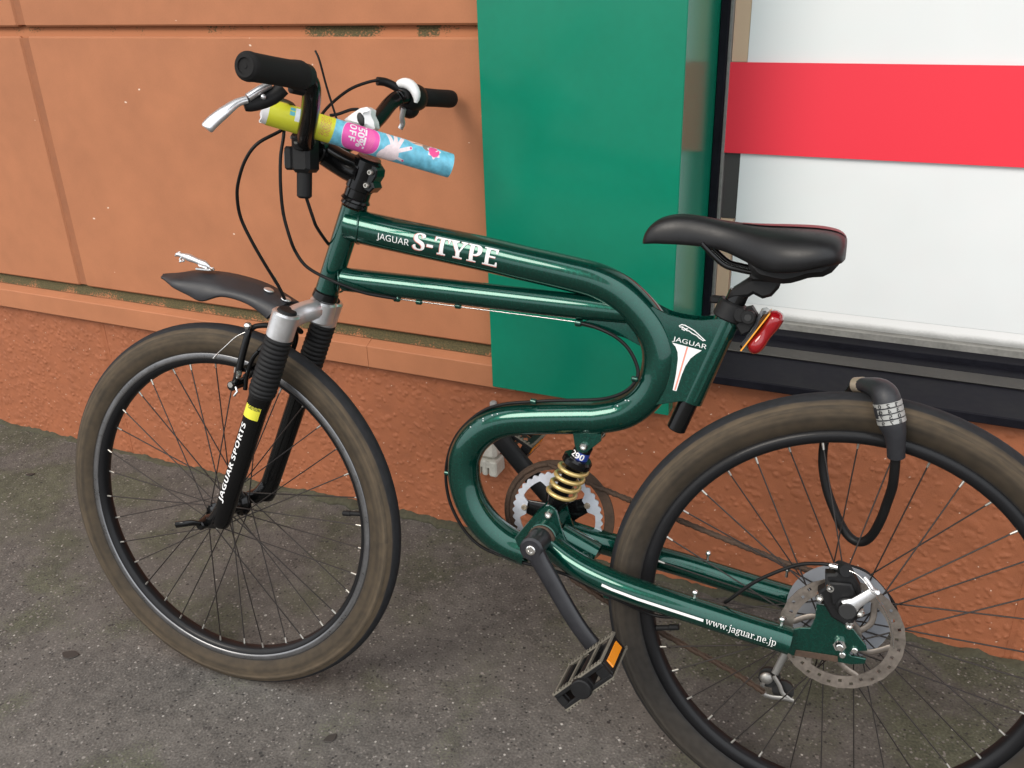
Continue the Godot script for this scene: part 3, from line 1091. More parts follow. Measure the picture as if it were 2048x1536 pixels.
	rod(st, Vector3(-0.7408, 0.8458, 0), Vector3(-0.7408, 0.8458, 0) + hd * 0.009, 0.0205, 26, 0.0195, 0.002)
	rod(st, Vector3(-0.7405, 0.8470, 0) + hd * 0.006, Vector3(-0.7405, 0.8470, 0) + hd * 0.013, 0.0222, 26, 0.0205, 0.002)
	rod(st, Vector3(-0.7405, 0.8470, 0) + hd * 0.013, Vector3(-0.7405, 0.8470, 0) + hd * 0.028, 0.0192, 26)
	obj("headset_cup", st, black, frame)
	# weld beads
	for e in [[Vector3(-0.7300, 0.8160, 0), Vector3(1, -0.13, 0), 0.0252], [Vector3(-0.7660, 0.7340, 0), Vector3(1, -0.04, 0), 0.0186]]:
		st = mk()
		var bead := PackedVector3Array()
		var f := along(e[0], e[0] + e[1])
		for k in 33:
			var a := TAU * k / 32
			var v: Vector3 = Vector3(cos(a), sin(a), 0) * e[2]
			var p: Vector3 = f * v
			bead.append(p + e[1].normalized() * (-0.011 * pow(cos(a), 2.0) * 0.0 + 0.008 * pow(absf(p.z) / e[2], 2.0)))
		sweep(st, bead, 0.0016, 8, false)
		obj("weld_bead", st, green, frame)
	for q in p3([-0.3109,0.6059,0.0249, -0.3066,0.606,0.0249, -0.3216,0.5966,0.0249, -0.3262,0.5921,0.0249, -0.4971,0.5626,0.0249, -0.5051,0.5598,0.0249, -0.519,0.5528,0.0249, -0.5189,0.5494,0.0249, -0.5386,0.5373,0.0249]):
		st = mk()
		ball(st, q, Vector3(0.0011, 0.0009, 0.0005), Basis(), 8)
		obj("paint_chip", st, white, frame)
	# plates between the S tube and the seat tube
	for z in [[0.0135, 0.0165], [-0.0165, -0.0135]]:
		st = mk()
		prism(st, q2([-0.3060, 0.7235, -0.2843, 0.7377, -0.2740, 0.7330, -0.2613, 0.7284, -0.2500, 0.7265, -0.2390, 0.7253, -0.2280, 0.7248, -0.2172, 0.7253, -0.2050, 0.7275, -0.1850, 0.7310, -0.1780, 0.7200, -0.2170, 0.6120, -0.2380, 0.6110, -0.2521, 0.6070, -0.2790, 0.5994, -0.2974, 0.5972, -0.2890, 0.6150, -0.2760, 0.6400, -0.2730, 0.6750, -0.2850, 0.7050]), z[0], z[1], 0.0006, false)
		obj("seat_plate", st, green, frame)
	st = mk()
	prism(st, q2([-0.2172, 0.6115, -0.2390, 0.6105, -0.2521, 0.6065, -0.2790, 0.5990, -0.2960, 0.5965, -0.2960, 0.6000, -0.2790, 0.6020, -0.2521, 0.6095, -0.2390, 0.6135, -0.2172, 0.6145]), -0.0134, 0.0134)
	obj("plate_bottom", st, green, frame)
	st = mk()
	rod(st, Vector3(-0.2262, 0.6100, 0), Vector3(-0.1835, 0.7370, 0), 0.0172, 24)
	obj("seat_tube", st, green, frame)
	st = mk()
	prism(st, q2([-0.3947,0.7011, -0.3597,0.7149, -0.3081,0.7115, -0.2895,0.6749, -0.3205,0.6882, -0.3586,0.6962]), -0.004, 0.004, 0.001)
	obj("gusset", st, green, frame)
	# shock mount above, pivot ears and bottom bracket below
	st = mk()
	for s in [1.0, -1.0]:
		prism(st, q2([-0.3860, 0.5460, -0.3440, 0.5500, -0.3440, 0.5392, -0.3590, 0.5245, -0.3640, 0.5190, -0.3720, 0.5175, -0.3790, 0.5200, -0.3825, 0.5290]), s * 0.0125 - 0.002, s * 0.0125 + 0.002, 0.0006)
	slab(st, -0.3850, -0.3440, 0.5410, 0.5440, -0.0145, 0.0150, 0.0008)
	obj("shock_mount", st, green, frame)
	st = mk()
	for s in [1.0, -1.0]:
		prism(st, q2([-0.4180, 0.4330, -0.4110, 0.4345, -0.4040, 0.4310, -0.4005, 0.4250, -0.3926, 0.4012, -0.3826, 0.3765, -0.3900, 0.3640, -0.4300, 0.3560, -0.4580, 0.3600, -0.4640, 0.3740, -0.4431, 0.4042]), s * 0.0235 - 0.0025, s * 0.0235 + 0.0025, 0.0008)
	obj("pivot_ear", st, green, frame)
	st = mk()
	rod(st, Vector3(-0.4185, 0.386, -0.036), Vector3(-0.4185, 0.386, 0.036), 0.0215, 28, -1.0, 0.002)
	obj("bracket_shell", st, green, frame)
	st = mk()
	hard_lathe(st, PackedVector2Array([Vector2(0.012, 0.036), Vector2(0.0205, 0.036), Vector2(0.0205, 0.0405), Vector2(0.0185, 0.0425), Vector2(0.012, 0.0425)]), Transform3D(Basis(), Vector3(-0.4185, 0.386, 0)), 28)
	obj("bearing_ring", st, M["rusty steel"], frame)
	for e in [Vector3(-0.3683, 0.5287, 0.0145), Vector3(-0.4124, 0.4215, 0.026)]:
		bolt("pivot_bolt", e, 0.0056, frame, steel)
	# lettering on the frame
	var sm := p2([-0.7476,0.8185, -0.698,0.8111, -0.6293,0.8019, -0.5317,0.7893, -0.4788,0.7813, -0.4052,0.7708, -0.3656,0.7635, -0.3332,0.7502, -0.3039,0.7271, -0.2829,0.7013, -0.2725,0.6724, -0.2742,0.639, -0.2887,0.6079, -0.3155,0.5834, -0.3509,0.5708, -0.3735,0.5671, -0.4453,0.5567, -0.4899,0.5475, -0.5203,0.5326, -0.543,0.5099, -0.5555,0.4834, -0.5575,0.4606, -0.5545,0.4367, -0.544,0.4089, -0.527,0.3845, -0.5051,0.3651, -0.4795,0.3514, -0.4503,0.3451])
	var first := PackedVector3Array([sm[0], sm[1], sm[2], sm[3], sm[4], sm[5]])
	var word := func(s0: float, a0: float, wide: float, high: float, r: float, tilt: float): return func(u: float, v: float): return on_tube(first, r, s0 + u * wide + v * high * tilt, a0 + (v - 0.5) * high / r)
	lettering("lettering", "JAGUAR", "Droid Sans", 400, 0.052, 0.0115, 0.003, word.call(0.0575, -0.16, 0.052, 0.0115, 0.0251, 0.0), white, frame)
	lettering("lettering", "S-TYPE", "Droid Serif", 700, 0.1315, 0.0268, 0.003, word.call(0.1145, 0.05, 0.1315, 0.0268, 0.0251, 0.02), M["pink edge ink"], frame)
	lettering("lettering", "S-TYPE", "Droid Serif", 700, 0.1300, 0.0255, 0.003, word.call(0.1160, 0.075, 0.1300, 0.0255, 0.0255, 0.02), white, frame)
	lettering("lettering", "JAGUAR", "Droid Sans", 400, 0.0455, 0.0075, 0.02, func(u: float, v: float): return Vector3(-0.2550 + 0.0455 * u + 0.0010 * v, 0.6926 - 0.0072 * u + v * 0.0075, 0.01685), white, frame)
	st = mk()
	prism(st, q2([-0.2545, 0.6912, -0.2146, 0.6845, -0.2215, 0.6790, -0.2285, 0.6722, -0.2345, 0.6610, -0.2385, 0.6480, -0.2436, 0.6252, -0.2487, 0.6258, -0.2460, 0.6480, -0.2450, 0.6690, -0.2462, 0.6790, -0.2495, 0.6860]), 0.0165, 0.0169)
	obj("emblem_flag", st, white, frame)
	st = mk()
	prism(st, q2([-0.2348, 0.6877, -0.2328, 0.6874, -0.2448, 0.6262, -0.2468, 0.6264]), 0.0169, 0.0172)
	obj("emblem_stripe", st, M["salmon ink"], frame)
	st = mk()
	for run in [[-0.2480, 0.7115, -0.2445, 0.7135, -0.2405, 0.7130, -0.2330, 0.7096, -0.2275, 0.7068, -0.2225, 0.7030, -0.2160, 0.6978, -0.2120, 0.6948, -0.2150, 0.6945, -0.2200, 0.6975, -0.2240, 0.7008, -0.2300, 0.7030, -0.2345, 0.7060], [-0.2480, 0.7115, -0.2465, 0.7100, -0.2435, 0.7105, -0.2400, 0.7080, -0.2372, 0.7060, -0.2345, 0.7060], [-0.2435, 0.7105, -0.2440, 0.7075, -0.2400, 0.7060], [-0.2400, 0.7080, -0.2360, 0.7085]]:
		sweep(st, p2(run, 0.0166), 0.0008, 6)
	obj("emblem_cat", st, white, frame, Transform3D(Basis(), Vector3(0.001, 0.0032, 0.0)))
	# seat post
	st = mk()
	rod(st, Vector3(-0.2425, 0.5660, 0), Vector3(-0.1835, 0.7370, 0), 0.0134, 22, -1.0, 0.0015)
	obj("seat_post_end", st, black, frame)

	# ---- rear suspension unit
	var shock := knot("shock_absorber", bike)
	var s0 := Vector3(-0.3695, 0.5270, 0)
	var s1 := Vector3(-0.4124, 0.4215, 0)
	var sd := (s1 - s0).normalized()
	st = mk()
	rod(st, s0 + sd * 0.003, s0 + sd * 0.026, 0.0128, 22)
	obj("shock_eye", st, black, shock)
	st = mk()
	rod(st, s0 + sd * 0.023, s0 + sd * 0.037, 0.0222, 28, -1.0, 0.003)
	obj("collar", st, black, shock)
	st = mk()
	rod(st, s0 + sd * 0.034, s1, 0.0115, 20)
	rod(st, s1 - sd * 0.022, s1 - sd * 0.006, 0.0180, 24, 0.014, 0.002)
	obj("damper", st, black, shock)
	st = mk()
	var cf := along(s0, s1)
	var coil := PackedVector3Array()
	for k in 181:
		var t := float(k) / 180.0
		var a := t * TAU * 3.9 + 0.7
		coil.append(cf * Vector3(cos(a) * 0.0202, sin(a) * 0.0202, 0.0385 + 0.055 * t))
	sweep(st, coil, 0.0035, 10)
	obj("coil_spring", st, M["gold spring"], shock)
	var wrap := func(h0: float, h1: float, a0: float, a1: float, r: float): return func(u: float, v: float): return cf * Vector3(cos(lerpf(a0, a1, u)) * r, sin(lerpf(a0, a1, u)) * r, lerpf(h1, h0, v))
	# which way round the unit faces the street
	var face_a := atan2((cf.basis.inverse() * Vector3(0, 0, 1)).y, (cf.basis.inverse() * Vector3(0, 0, 1)).x)
	var dir_a := 1.0 if (cf.basis * Vector3(-sin(face_a), cos(face_a), 0)).x > 0 else -1.0
	st = mk()
	patch(st, wrap.call(0.0110, 0.0228, face_a - dir_a * 0.2, face_a + dir_a * 1.5, 0.0131), 10, 2)
	obj("sticker", st, M["blue sticker"], shock)
	lettering("lettering", "290", "Droid Sans", 700, 0.019, 0.0095, 0.003, wrap.call(0.0120, 0.0215, face_a - dir_a * 0.95, face_a + dir_a * 0.65, 0.0134), white, shock)

	# ---- swing arm
	var arm := knot("swing_arm", bike)
	var stay := p3([-0.4150, 0.3780, 0.0270, -0.3940, 0.3690, 0.0330, -0.3679, 0.3600, 0.0420, -0.3381, 0.3525, 0.0500, -0.3015, 0.3454, 0.0555, -0.2662, 0.3400, 0.0585, -0.2234, 0.3345, 0.0600, -0.1818, 0.3285, 0.0600, -0.1134, 0.3185, 0.0600, -0.0600, 0.3115, 0.0600])
	tube("chain_stay", spline(stay, 4), 0.0187, green, arm, 24)
	var far := PackedVector3Array()
	for p in stay:
		far.append(Vector3(p.x, p.y + 0.003, -p.z))
	tube("chain_stay", spline(far, 4), 0.0182, green, arm, 24)
	st = mk()
	rod(st, Vector3(-0.4000, 0.3800, 0.0), Vector3(-0.3430, 0.3590, 0.0), 0.0195, 24, 0.017)
	rod(st, Vector3(-0.3560, 0.3560, -0.046), Vector3(-0.3560, 0.3560, 0.046), 0.0125, 18)
	obj("yoke", st, green, arm)
	for s in [1.0, -1.0]:
		st = mk()
		if s > 0:
			prism(st, q2([-0.0335,0.3709, -0.0227,0.3714, -0.0121,0.3593, 0.0011,0.3513, 0.0157,0.3445, 0.0244,0.3348, 0.0331,0.3259, 0.0356,0.3183, 0.0163,0.3134, 0.0137,0.3097, 0.0171,0.3068, 0.0355,0.3065, 0.0349,0.2991, 0.0186,0.2943, -0.003,0.2939, -0.0563,0.2909, -0.0698,0.2971, -0.0713,0.3117, -0.0632,0.3264, -0.0497,0.3331, -0.0374,0.3357, -0.0329,0.3512]), 0.0555, 0.0605, 0.0008)
		else:
			prism(st, q2([-0.075, 0.329, -0.055, 0.336, -0.02, 0.340, 0.012, 0.335, 0.033, 0.322, 0.033, 0.316, 0.010, 0.314, 0.010, 0.308, 0.034, 0.305, 0.030, 0.298, -0.010, 0.293, -0.055, 0.293, -0.075, 0.300]), -0.0605, -0.0555, 0.0008)
		obj("dropout", st, green, arm)
	st = mk()
	rod(st, Vector3(0.001, 0.3215, 0.060), Vector3(0.001, 0.3215, 0.067), 0.0085, 6)
	rod(st, Vector3(0.001, 0.3215, 0.066), Vector3(0.001, 0.3215, 0.073), 0.0048, 12, -1.0, 0.001)
	rod(st, Vector3(0.0060, 0.3075, 0.060), Vector3(0.0060, 0.3075, 0.066), 0.0042, 12, -1.0, 0.001)
	rod(st, Vector3(0.0200, 0.3165, 0.060), Vector3(0.0200, 0.3165, 0.0645), 0.0042, 12, -1.0, 0.001)
	obj("axle_nut", st, steel, arm)
	for e in [Vector3(-0.1904, 0.3562, 0.0590), Vector3(-0.0737, 0.3406, 0.0590), Vector3(-0.1882, 0.3630, -0.0600), Vector3(-0.0744, 0.3630, -0.0500)]:
		st = mk()
		rod(st, e - Vector3(0, 0.012, 0), e + Vector3(0, 0.001, 0), 0.0022, 8)
		ball(st, e, Vector3(0.0044, 0.0040, 0.0044))
		obj("stay_bolt", st, steel, arm)
	st = mk()
	prism(st, q2([-0.0520, 0.3010, 0.0010, 0.3035, 0.0020, 0.2950, -0.0530, 0.2920]), 0.0604, 0.0625, 0.0005)
	obj("chafe_pad", st, M["rusty steel"], arm)
	var sl := 0.0
	var run := stay.duplicate()
	var acc := PackedFloat32Array([0.0])
	for i in run.size() - 1:
		sl += run[i].distance_to(run[i + 1])
		acc.append(sl)
	var on_stay := func(s0_: float, a0: float, wide: float, high: float): return func(u: float, v: float): return on_tube(stay, 0.0190, s0_ + u * wide, a0 + (v - 0.5) * high / 0.019)
	st = mk()
	patch(st, on_stay.call(0.1080, -0.02, 0.143, 0.0042), 40, 2)
	obj("white_line", st, white, arm)
	lettering("lettering", "www.jaguar.ne.jp", "Droid Serif", 400, 0.094, 0.0135, 0.003, on_stay.call(0.2540, -0.03, 0.094, 0.0135), white, arm)

	# ---- fork
	var fork := knot("suspension_fork", bike)
	var fd := Vector3(0.1271, 0.329, 0.0).normalized()
	st = mk()
	for s in [1.0, -1.0]:
		var z: float = 0.064 * s
		rod(st, Vector3(-0.8350, 0.6490, z), Vector3(-0.8195, 0.6905, z), 0.0205, 28, 0.0212, 0.003)
		var path := spline(PackedVector3Array([Vector3(-0.8245, 0.6740, z), Vector3(-0.8160, 0.6830, z * 0.62), Vector3(-0.8040, 0.6880, z * 0.3), Vector3(-0.7985, 0.6890, 0.0)]), 5)
		sweep(st, path, 0.0155, 16, false, 1.0, Vector3(0, 1, 0), 2.6)
	rod(st, Vector3(-0.8060, 0.6680, 0), Vector3(-0.7938, 0.7010, 0), 0.0225, 28, 0.0205, 0.003)
	obj("crown", st, M["cast alloy"], fork)
	for s in [1.0, -1.0]:
		var z: float = 0.064 * s
		st = mk()
		rod(st, Vector3(-0.8200, 0.6890, z), Vector3(-0.8180, 0.6942, z), 0.0152, 24, 0.0142, 0.0015)
		obj("top_cap", st, M["black rubber"], fork)
		# rubber gaiter
		var bp := PackedVector3Array()
		var br := []
		var b0 := Vector3(-0.8340, 0.6510, z)
		var b1 := Vector3(-0.8700, 0.5560, z)
		for k in 141:
			var t := k / 140.0
			bp.append(b0.lerp(b1, t))
			var e := minf(smoothstep(0.0, 0.03, t), smoothstep(1.0, 0.93, t))
			br.append(0.0185 + e * (0.0024 * pow(absf(sin(t * PI * 13.0)), 0.7)) + 0.0008 * t)
		tube("gaiter", bp, br, M["black rubber"], fork, 26)
		st = mk()
		var leg := PackedVector3Array([b1 + Vector3(0.002, 0.006, 0), b1 - fd * 0.012, b1 - fd * 0.03, b1.lerp(Vector3(-0.9557, 0.3320, z), 0.55), Vector3(-0.9545, 0.3360, z), Vector3(-0.9580, 0.3270, z), Vector3(-0.9600, 0.3220, z)])
		sweep(st, leg, [0.0185, 0.0183, 0.0170, 0.0163, 0.0158, 0.0140, 0.0070], 24)
		sweep(st, PackedVector3Array([Vector3(-0.9480, 0.3560, z), Vector3(-0.9590, 0.3380, z * 0.97), Vector3(-0.9720, 0.3285, z * 0.93), Vector3(-0.9890, 0.3235, z * 0.9)]), [0.0150, 0.0165, 0.0140, 0.0110], 16)
		obj("leg", st, black, fork)
		st = mk()
		rod(st, Vector3(-0.9610, 0.3235, z), Vector3(-0.9630, 0.3185, z), 0.0050, 10, -1.0, 0.001)
		obj("leg_bolt", st, M["nipple brass"], fork)
	var near0 := Vector3(-0.8700, 0.5560, 0.064)
	var near1 := Vector3(-0.9557, 0.3320, 0.064)
	var legax := PackedVector3Array([near0, near1])
	var ld := (near1 - near0).normalized()
	var lq := Vector3(0, 0, 1).cross(ld)                             # to the rear
	var on_leg := func(p: float, q: float, a: float, b: float, r: float, flip: bool): return func(u: float, v: float):
		var s := lerpf(p, q, u if flip else 1.0 - v)
		var g := lerpf(a, b, v if flip else u)
		return near0 + ld * s + (Vector3(0, 0, 1) * cos(g) + lq * sin(g)) * r
	st = mk()
	patch(st, on_leg.call(0.015, 0.037, -0.75, 0.85, 0.0180, false), 14, 3)
	obj("caution_sticker", st, M["yellow sticker"], fork)
	lettering("lettering", "CAUTION", "Droid Sans", 700, 0.020, 0.005, 0.004, on_leg.call(0.0155, 0.0205, -0.35, 0.75, 0.0183, false), M["black ink"], fork)
	lettering("lettering", "JAGUAR SPORTS", "Droid Sans", 700, 0.148, 0.0125, 0.003, on_leg.call(0.196, 0.048, 0.12, -0.62, 0.0172, true), white, fork)

	# ---- front brake
	var brake := knot("front_brake", bike)
	for s in [1.0, -1.0]:
		st = mk()
		var ap := p3([-0.8995, 0.6560, 0.047 * s, -0.9010, 0.6440, 0.049 * s, -0.9085, 0.6184, 0.051 * s, -0.9190, 0.5815, 0.053 * s, -0.9268, 0.5626, 0.053 * s])
		sweep(st, spline(ap, 4), 0.0058, 10, true, 0.8)
		rod(st, Vector3(-0.9268, 0.5626, 0.030 * s), Vector3(-0.9268, 0.5626, 0.060 * s), 0.0080, 14)
		slab(st, -0.918, -0.904, 0.585, 0.592, 0.020 * s - 0.004, 0.046 * s + 0.004)
		obj("brake_arm", st, black, brake)
		st = mk()
		var blk := PackedVector3Array([Vector3(-0.930, 0.567, 0.0185 * s), Vector3(-0.905, 0.585, 0.0185 * s), Vector3(-0.880, 0.592, 0.0185 * s)])
		sweep(st, blk, 0.0058, 8)
		obj("brake_pad", st, M["black rubber"], brake)
		st = mk()
		if s > 0:
			ball(st, Vector3(-0.8995, 0.6590, 0.049), Vector3(0.0065, 0.0065, 0.0065))
			obj("brake_bolt", st, steel, brake)
			st = mk()
			rod(st, Vector3(-0.925, 0.5660, 0.058), Vector3(-0.925, 0.5660, 0.0655), 0.0045, 10)
			rod(st, Vector3(-0.9160, 0.5780, 0.056), Vector3(-0.9110, 0.5860, 0.060), 0.0045, 10)
			obj("brake_bolt", st, steel, brake)
			st = mk()
			sweep(st, p3([-0.9190, 0.5620, 0.060, -0.9150, 0.5560, 0.062, -0.9210, 0.5480, 0.062]), 0.0020, 8)
		else:
			rod(st, Vector3(-0.9268, 0.5626, -0.058), Vector3(-0.9268, 0.5626, -0.066), 0.0045, 10)
		obj("brake_bolt", st, steel, brake)
	st = mk()
	sweep(st, spline(p3([-0.9074,0.5573,0.052, -0.9028,0.5818,0.052, -0.8914,0.6087,0.052, -0.8797,0.6217,0.052])), 0.0036, 8)
	sweep(st, spline(p3([-0.8797, 0.6217, 0.052, -0.8720, 0.6340, 0.040, -0.8660, 0.6440, 0.015, -0.8660, 0.6440, -0.015, -0.8720, 0.6340, -0.040, -0.8830, 0.6100, -0.052, -0.9074, 0.5573, -0.052])), 0.0045, 8)
	obj("brake_arch", st, black, brake)
	st = mk()
	sweep(st, spline(p3([-0.901,0.6494,0.045, -0.8929,0.6571,0.04, -0.8784,0.6595,0.035, -0.8662,0.6578,0.03])), 0.0042, 8)
	sweep(st, spline(p3([-0.8662, 0.6578, 0.03, -0.8500, 0.6530, 0.0, -0.8560, 0.6400, -0.03, -0.8950, 0.6500, -0.046])), 0.0042, 8)
	obj("noodle", st, M["cable housing"], brake)
	st = mk()
	sweep(st, spline(p3([-0.8974,0.6516,0.05, -0.9167,0.6419,0.055, -0.9343,0.6255,0.06, -0.951,0.611,0.06, -0.9572,0.6038,0.06])), 0.0009, 6)
	var bw := p3([-0.8974,0.6516,0.05, -0.9167,0.6419,0.055, -0.9343,0.6255,0.06, -0.951,0.611,0.06, -0.9572,0.6038,0.06])
	rod(st, bw[3], bw[4], 0.0016, 8)
	obj("bare_wire", st, steel, brake)

	# ---- mudguard with its chrome leaper
	var guard := knot("front_mudguard", bike)
	var far_e := spline(p2([-1.0930, 0.7160, -1.0700, 0.7215, -1.0430, 0.7263, -0.9950, 0.7278, -0.9481, 0.7233, -0.9023, 0.7128, -0.8541, 0.6909], -0.028), 8)
	var ridge := spline(p2([-1.0930, 0.7158, -1.0600, 0.7175, -1.0250, 0.7170, -0.9820, 0.7150, -0.9350, 0.7085, -0.8990, 0.7010, -0.8600, 0.6880], 0.018), 8)
	var skirt := spline(p2([-1.0920, 0.7150, -1.0590, 0.7070, -1.0260, 0.6960, -0.9995, 0.6880, -0.9600, 0.6985, -0.9139, 0.6905, -0.8790, 0.6700], 0.030), 8)
	st = mk()
	var rows := []
	for i in ridge.size():
		var t := float(i) / (ridge.size() - 1)
		var wz := 0.25 + 0.75 * smoothstep(0.0, 0.22, t)
		var fy := far_e[i]
		var ry := ridge[i]
		var sy := skirt[i]
		var c := PackedVector3Array()
		var outer := [Vector3(fy.x, lerpf(fy.y, sy.y, 0.9), -0.031 * wz), Vector3(fy.x, fy.y - 0.004, -0.0285 * wz), Vector3(fy.x, fy.y, -0.022 * wz), Vector3((fy.x + ry.x) / 2, (fy.y + ry.y) / 2 + 0.0035, 0.0), Vector3(ry.x, ry.y, 0.018 * wz), Vector3(lerpf(ry.x, sy.x, 0.3), lerpf(ry.y, sy.y, 0.25), 0.0255 * wz), Vector3(sy.x, sy.y, 0.030 * wz)]
		for p in outer:
			c.append(p)
		for k in range(outer.size() - 1, -1, -1):
			var p: Vector3 = outer[k]
			c.append(Vector3(p.x, p.y - 0.0028, p.z * 0.90))
		rows.append(c)
	sheet(st, rows)
	fan(st, rows[0], true)
	fan(st, rows[-1])
	obj("guard_shell", st, M["guard plastic"], guard)
	for e in [Vector3(-0.8925, 0.7085, 0.0), Vector3(-0.8620, 0.6965, 0.0)]:
		st = mk()
		ball(st, e, Vector3(0.0085, 0.0030, 0.0085), Basis(Vector3(0, 0, 1), 0.38 * -1.0))
		obj("rivet", st, M["cast alloy"], guard)
	st = mk()
	prism(st, q2([-0.905, 0.702, -0.870, 0.692, -0.812, 0.683, -0.812, 0.677, -0.872, 0.684, -0.907, 0.696]), -0.011, 0.011, 0.001)
	obj("bracket", st, black, guard)
	var cat := mk()
	slab(cat, -1.0245, -0.9965, 0.7312, 0.7352, -0.0070, 0.0070, 0.001)
	obj("ornament_base", cat, steel, guard)
	cat = mk()
	sweep(cat, spline(p3([-1.0010, 0.7370, 0, -1.0080, 0.7400, 0, -1.0180, 0.7430, 0, -1.0310, 0.7468, 0, -1.0430, 0.7500, 0, -1.0530, 0.7520, 0, -1.0590, 0.7528, 0]), 4), [0.0016, 0.0022, 0.003, 0.0040, 0.0050, 0.0057, 0.0059, 0.0057, 0.0053, 0.0050, 0.0049, 0.0050, 0.0053, 0.0057, 0.0060, 0.0061, 0.0059, 0.0055, 0.0050, 0.0045, 0.0042, 0.0040, 0.0039, 0.0038, 0.0037], 10)
	ball(cat, Vector3(-1.0615, 0.7530, 0), Vector3(0.0046, 0.0033, 0.0032))
	sweep(cat, p3([-1.0610, 0.7522, 0, -1.0655, 0.7512, 0, -1.0668, 0.7498, 0]), [0.0026, 0.0021, 0.0012], 8)
	for s in [1.0, -1.0]:
		sweep(cat, spline(p3([-1.0170, 0.7425, 0.003 * s, -1.0190, 0.7385, 0.0036 * s, -1.0100, 0.7365, 0.0036 * s, -1.0010, 0.7335, 0.0036 * s, -0.9960, 0.7325, 0.0036 * s])), 0.0016, 8)
		sweep(cat, spline(p3([-1.0510, 0.7505, 0.003 * s, -1.0555, 0.7455, 0.0036 * s, -1.0530, 0.7430, 0.0036 * s, -1.0560, 0.7415, 0.0036 * s])), 0.0015, 8)
		ball(cat, Vector3(-1.0590, 0.7562, 0.0018 * s), Vector3(0.0012, 0.0016, 0.0008))
	sweep(cat, spline(p3([-1.0020, 0.7368, 0, -0.9970, 0.7352, 0, -0.9940, 0.7368, 0])), 0.0009, 6)
	obj("leaping_ornament", cat, M["cast alloy"], guard, Transform3D(Basis(), Vector3(0, 0, 0.0)))

	# ---- stem and handlebar
	var stem := knot("stem", bike)
	st = mk()
	rod(st, Vector3(-0.7325, 0.8690, 0), Vector3(-0.7145, 0.9150, 0), 0.0205, 26, -1.0, 0.003)
	prism(st, q2([-0.7250, 0.8740, -0.7080, 0.8665, -0.7000, 0.8740, -0.7025, 0.8815, -0.6965, 0.8900, -0.6950, 0.8990, -0.7010, 0.9070, -0.7120, 0.9110]), -0.014, 0.014, 0.002)
	obj("steerer_clamp", st, black, stem)
	st = mk()
	sweep(st, spline(p2([-0.7245, 0.8935, -0.7480, 0.9020, -0.7700, 0.9120, -0.7900, 0.9225])), [0.0235, 0.0225, 0.0217, 0.0211, 0.0207, 0.0204, 0.0202, 0.0200, 0.0198, 0.0196, 0.0194, 0.0193, 0.0192, 0.0191, 0.0190, 0.0190, 0.0190, 0.0190, 0.0190], 20)
	rod(st, Vector3(-0.7925, 0.9245, -0.025), Vector3(-0.7925, 0.9245, 0.025), 0.0192, 24, -1.0, 0.002)
	obj("extension", st, black, stem)
	st = mk()
	rod(st, Vector3(-0.7143, 0.9155, 0), Vector3(-0.7130, 0.9188, 0), 0.0178, 24, 0.0165, 0.001)
	obj("top_cap_sticker", st, M["copper sticker"], stem)
	for e in [Vector3(-0.7045, 0.8960, 0.014), Vector3(-0.7110, 0.8775, 0.014)]:
		bolt("clamp_bolt", e, 0.0042, stem, M["nipple brass"])

	var bar := knot("handlebar", bike)
	var bp := p3([-0.7080, 1.0155, 0.290, -0.7060, 1.0145, 0.205, -0.7045, 1.0110, 0.182, -0.7075, 1.0000, 0.166, -0.7370, 0.9730, 0.122, -0.7700, 0.9440, 0.080, -0.7880, 0.9285, 0.052, -0.7925, 0.9245, 0.030, -0.7925, 0.9245, -0.030, -0.7880, 0.9285, -0.052, -0.7740, 0.9540, -0.098, -0.7690, 0.9780, -0.140, -0.7670, 0.9980, -0.170, -0.7600, 1.0090, -0.186, -0.7520, 1.0125, -0.205, -0.7300, 1.0165, -0.325])
	tube("bar_tube", spline(bp, 6), 0.0122, black, bar, 20)
	# near grip
	st = mk()
	var ga := Vector3(-0.7095, 1.0160, 0.301)
	var gb := Vector3(-0.7058, 1.0143, 0.192)
	lathe(st, PackedVector2Array([Vector2(0.0145, 0), Vector2(0.0163, 0.002), Vector2(0.0168, 0.006), Vector2(0.0162, 0.012), Vector2(0.0160, 0.05), Vector2(0.0164, 0.085), Vector2(0.0176, 0.097), Vector2(0.0178, 0.104), Vector2(0.0165, 0.1085)]), along(ga, gb), 28)
	obj("grip", st, M["grip rubber"], bar)
	st = mk()
	hard_lathe(st, PackedVector2Array([Vector2(0.0001, -0.0010), Vector2(0.0028, -0.0010), Vector2(0.0028, -0.0004), Vector2(0.009, -0.0004), Vector2(0.0092, -0.0022), Vector2(0.0125, -0.0022), Vector2(0.0147, 0.0004)]), Transform3D(along(ga, gb).basis, ga), 24)
	obj("grip_end", st, M["grip rubber"], bar)
	st = mk()
	var ha := Vector3(-0.7285, 1.0165, -0.337)
	var hb := Vector3(-0.7440, 1.0140, -0.240)
	lathe(st, PackedVector2Array([Vector2(0.010, 0), Vector2(0.0148, 0.003), Vector2(0.0152, 0.010), Vector2(0.0148, 0.05), Vector2(0.0152, 0.095), Vector2(0.013, 0.098)]), along(ha, hb), 24)
	obj("grip", st, M["grip rubber"], bar)
	# near brake lever
	st = mk()
	sweep(st, spline(p3([-0.7840, 0.9470, 0.277, -0.7790, 0.9550, 0.272, -0.7690, 0.9670, 0.262, -0.7600, 0.9780, 0.250, -0.7520, 0.9830, 0.240]), 5), [0.0066, 0.0080, 0.0084, 0.0084, 0.0084, 0.0083, 0.0082, 0.0080, 0.0078, 0.0076, 0.0074, 0.0070, 0.0066, 0.0062, 0.0058, 0.0054, 0.0052, 0.0050, 0.0050, 0.0050, 0.0050], 12, true, 0.75)
	sweep(st, spline(p3([-0.7520, 0.9850, 0.238, -0.7430, 0.9950, 0.226, -0.7365, 1.0020, 0.214]), 5), 0.0052, 10)
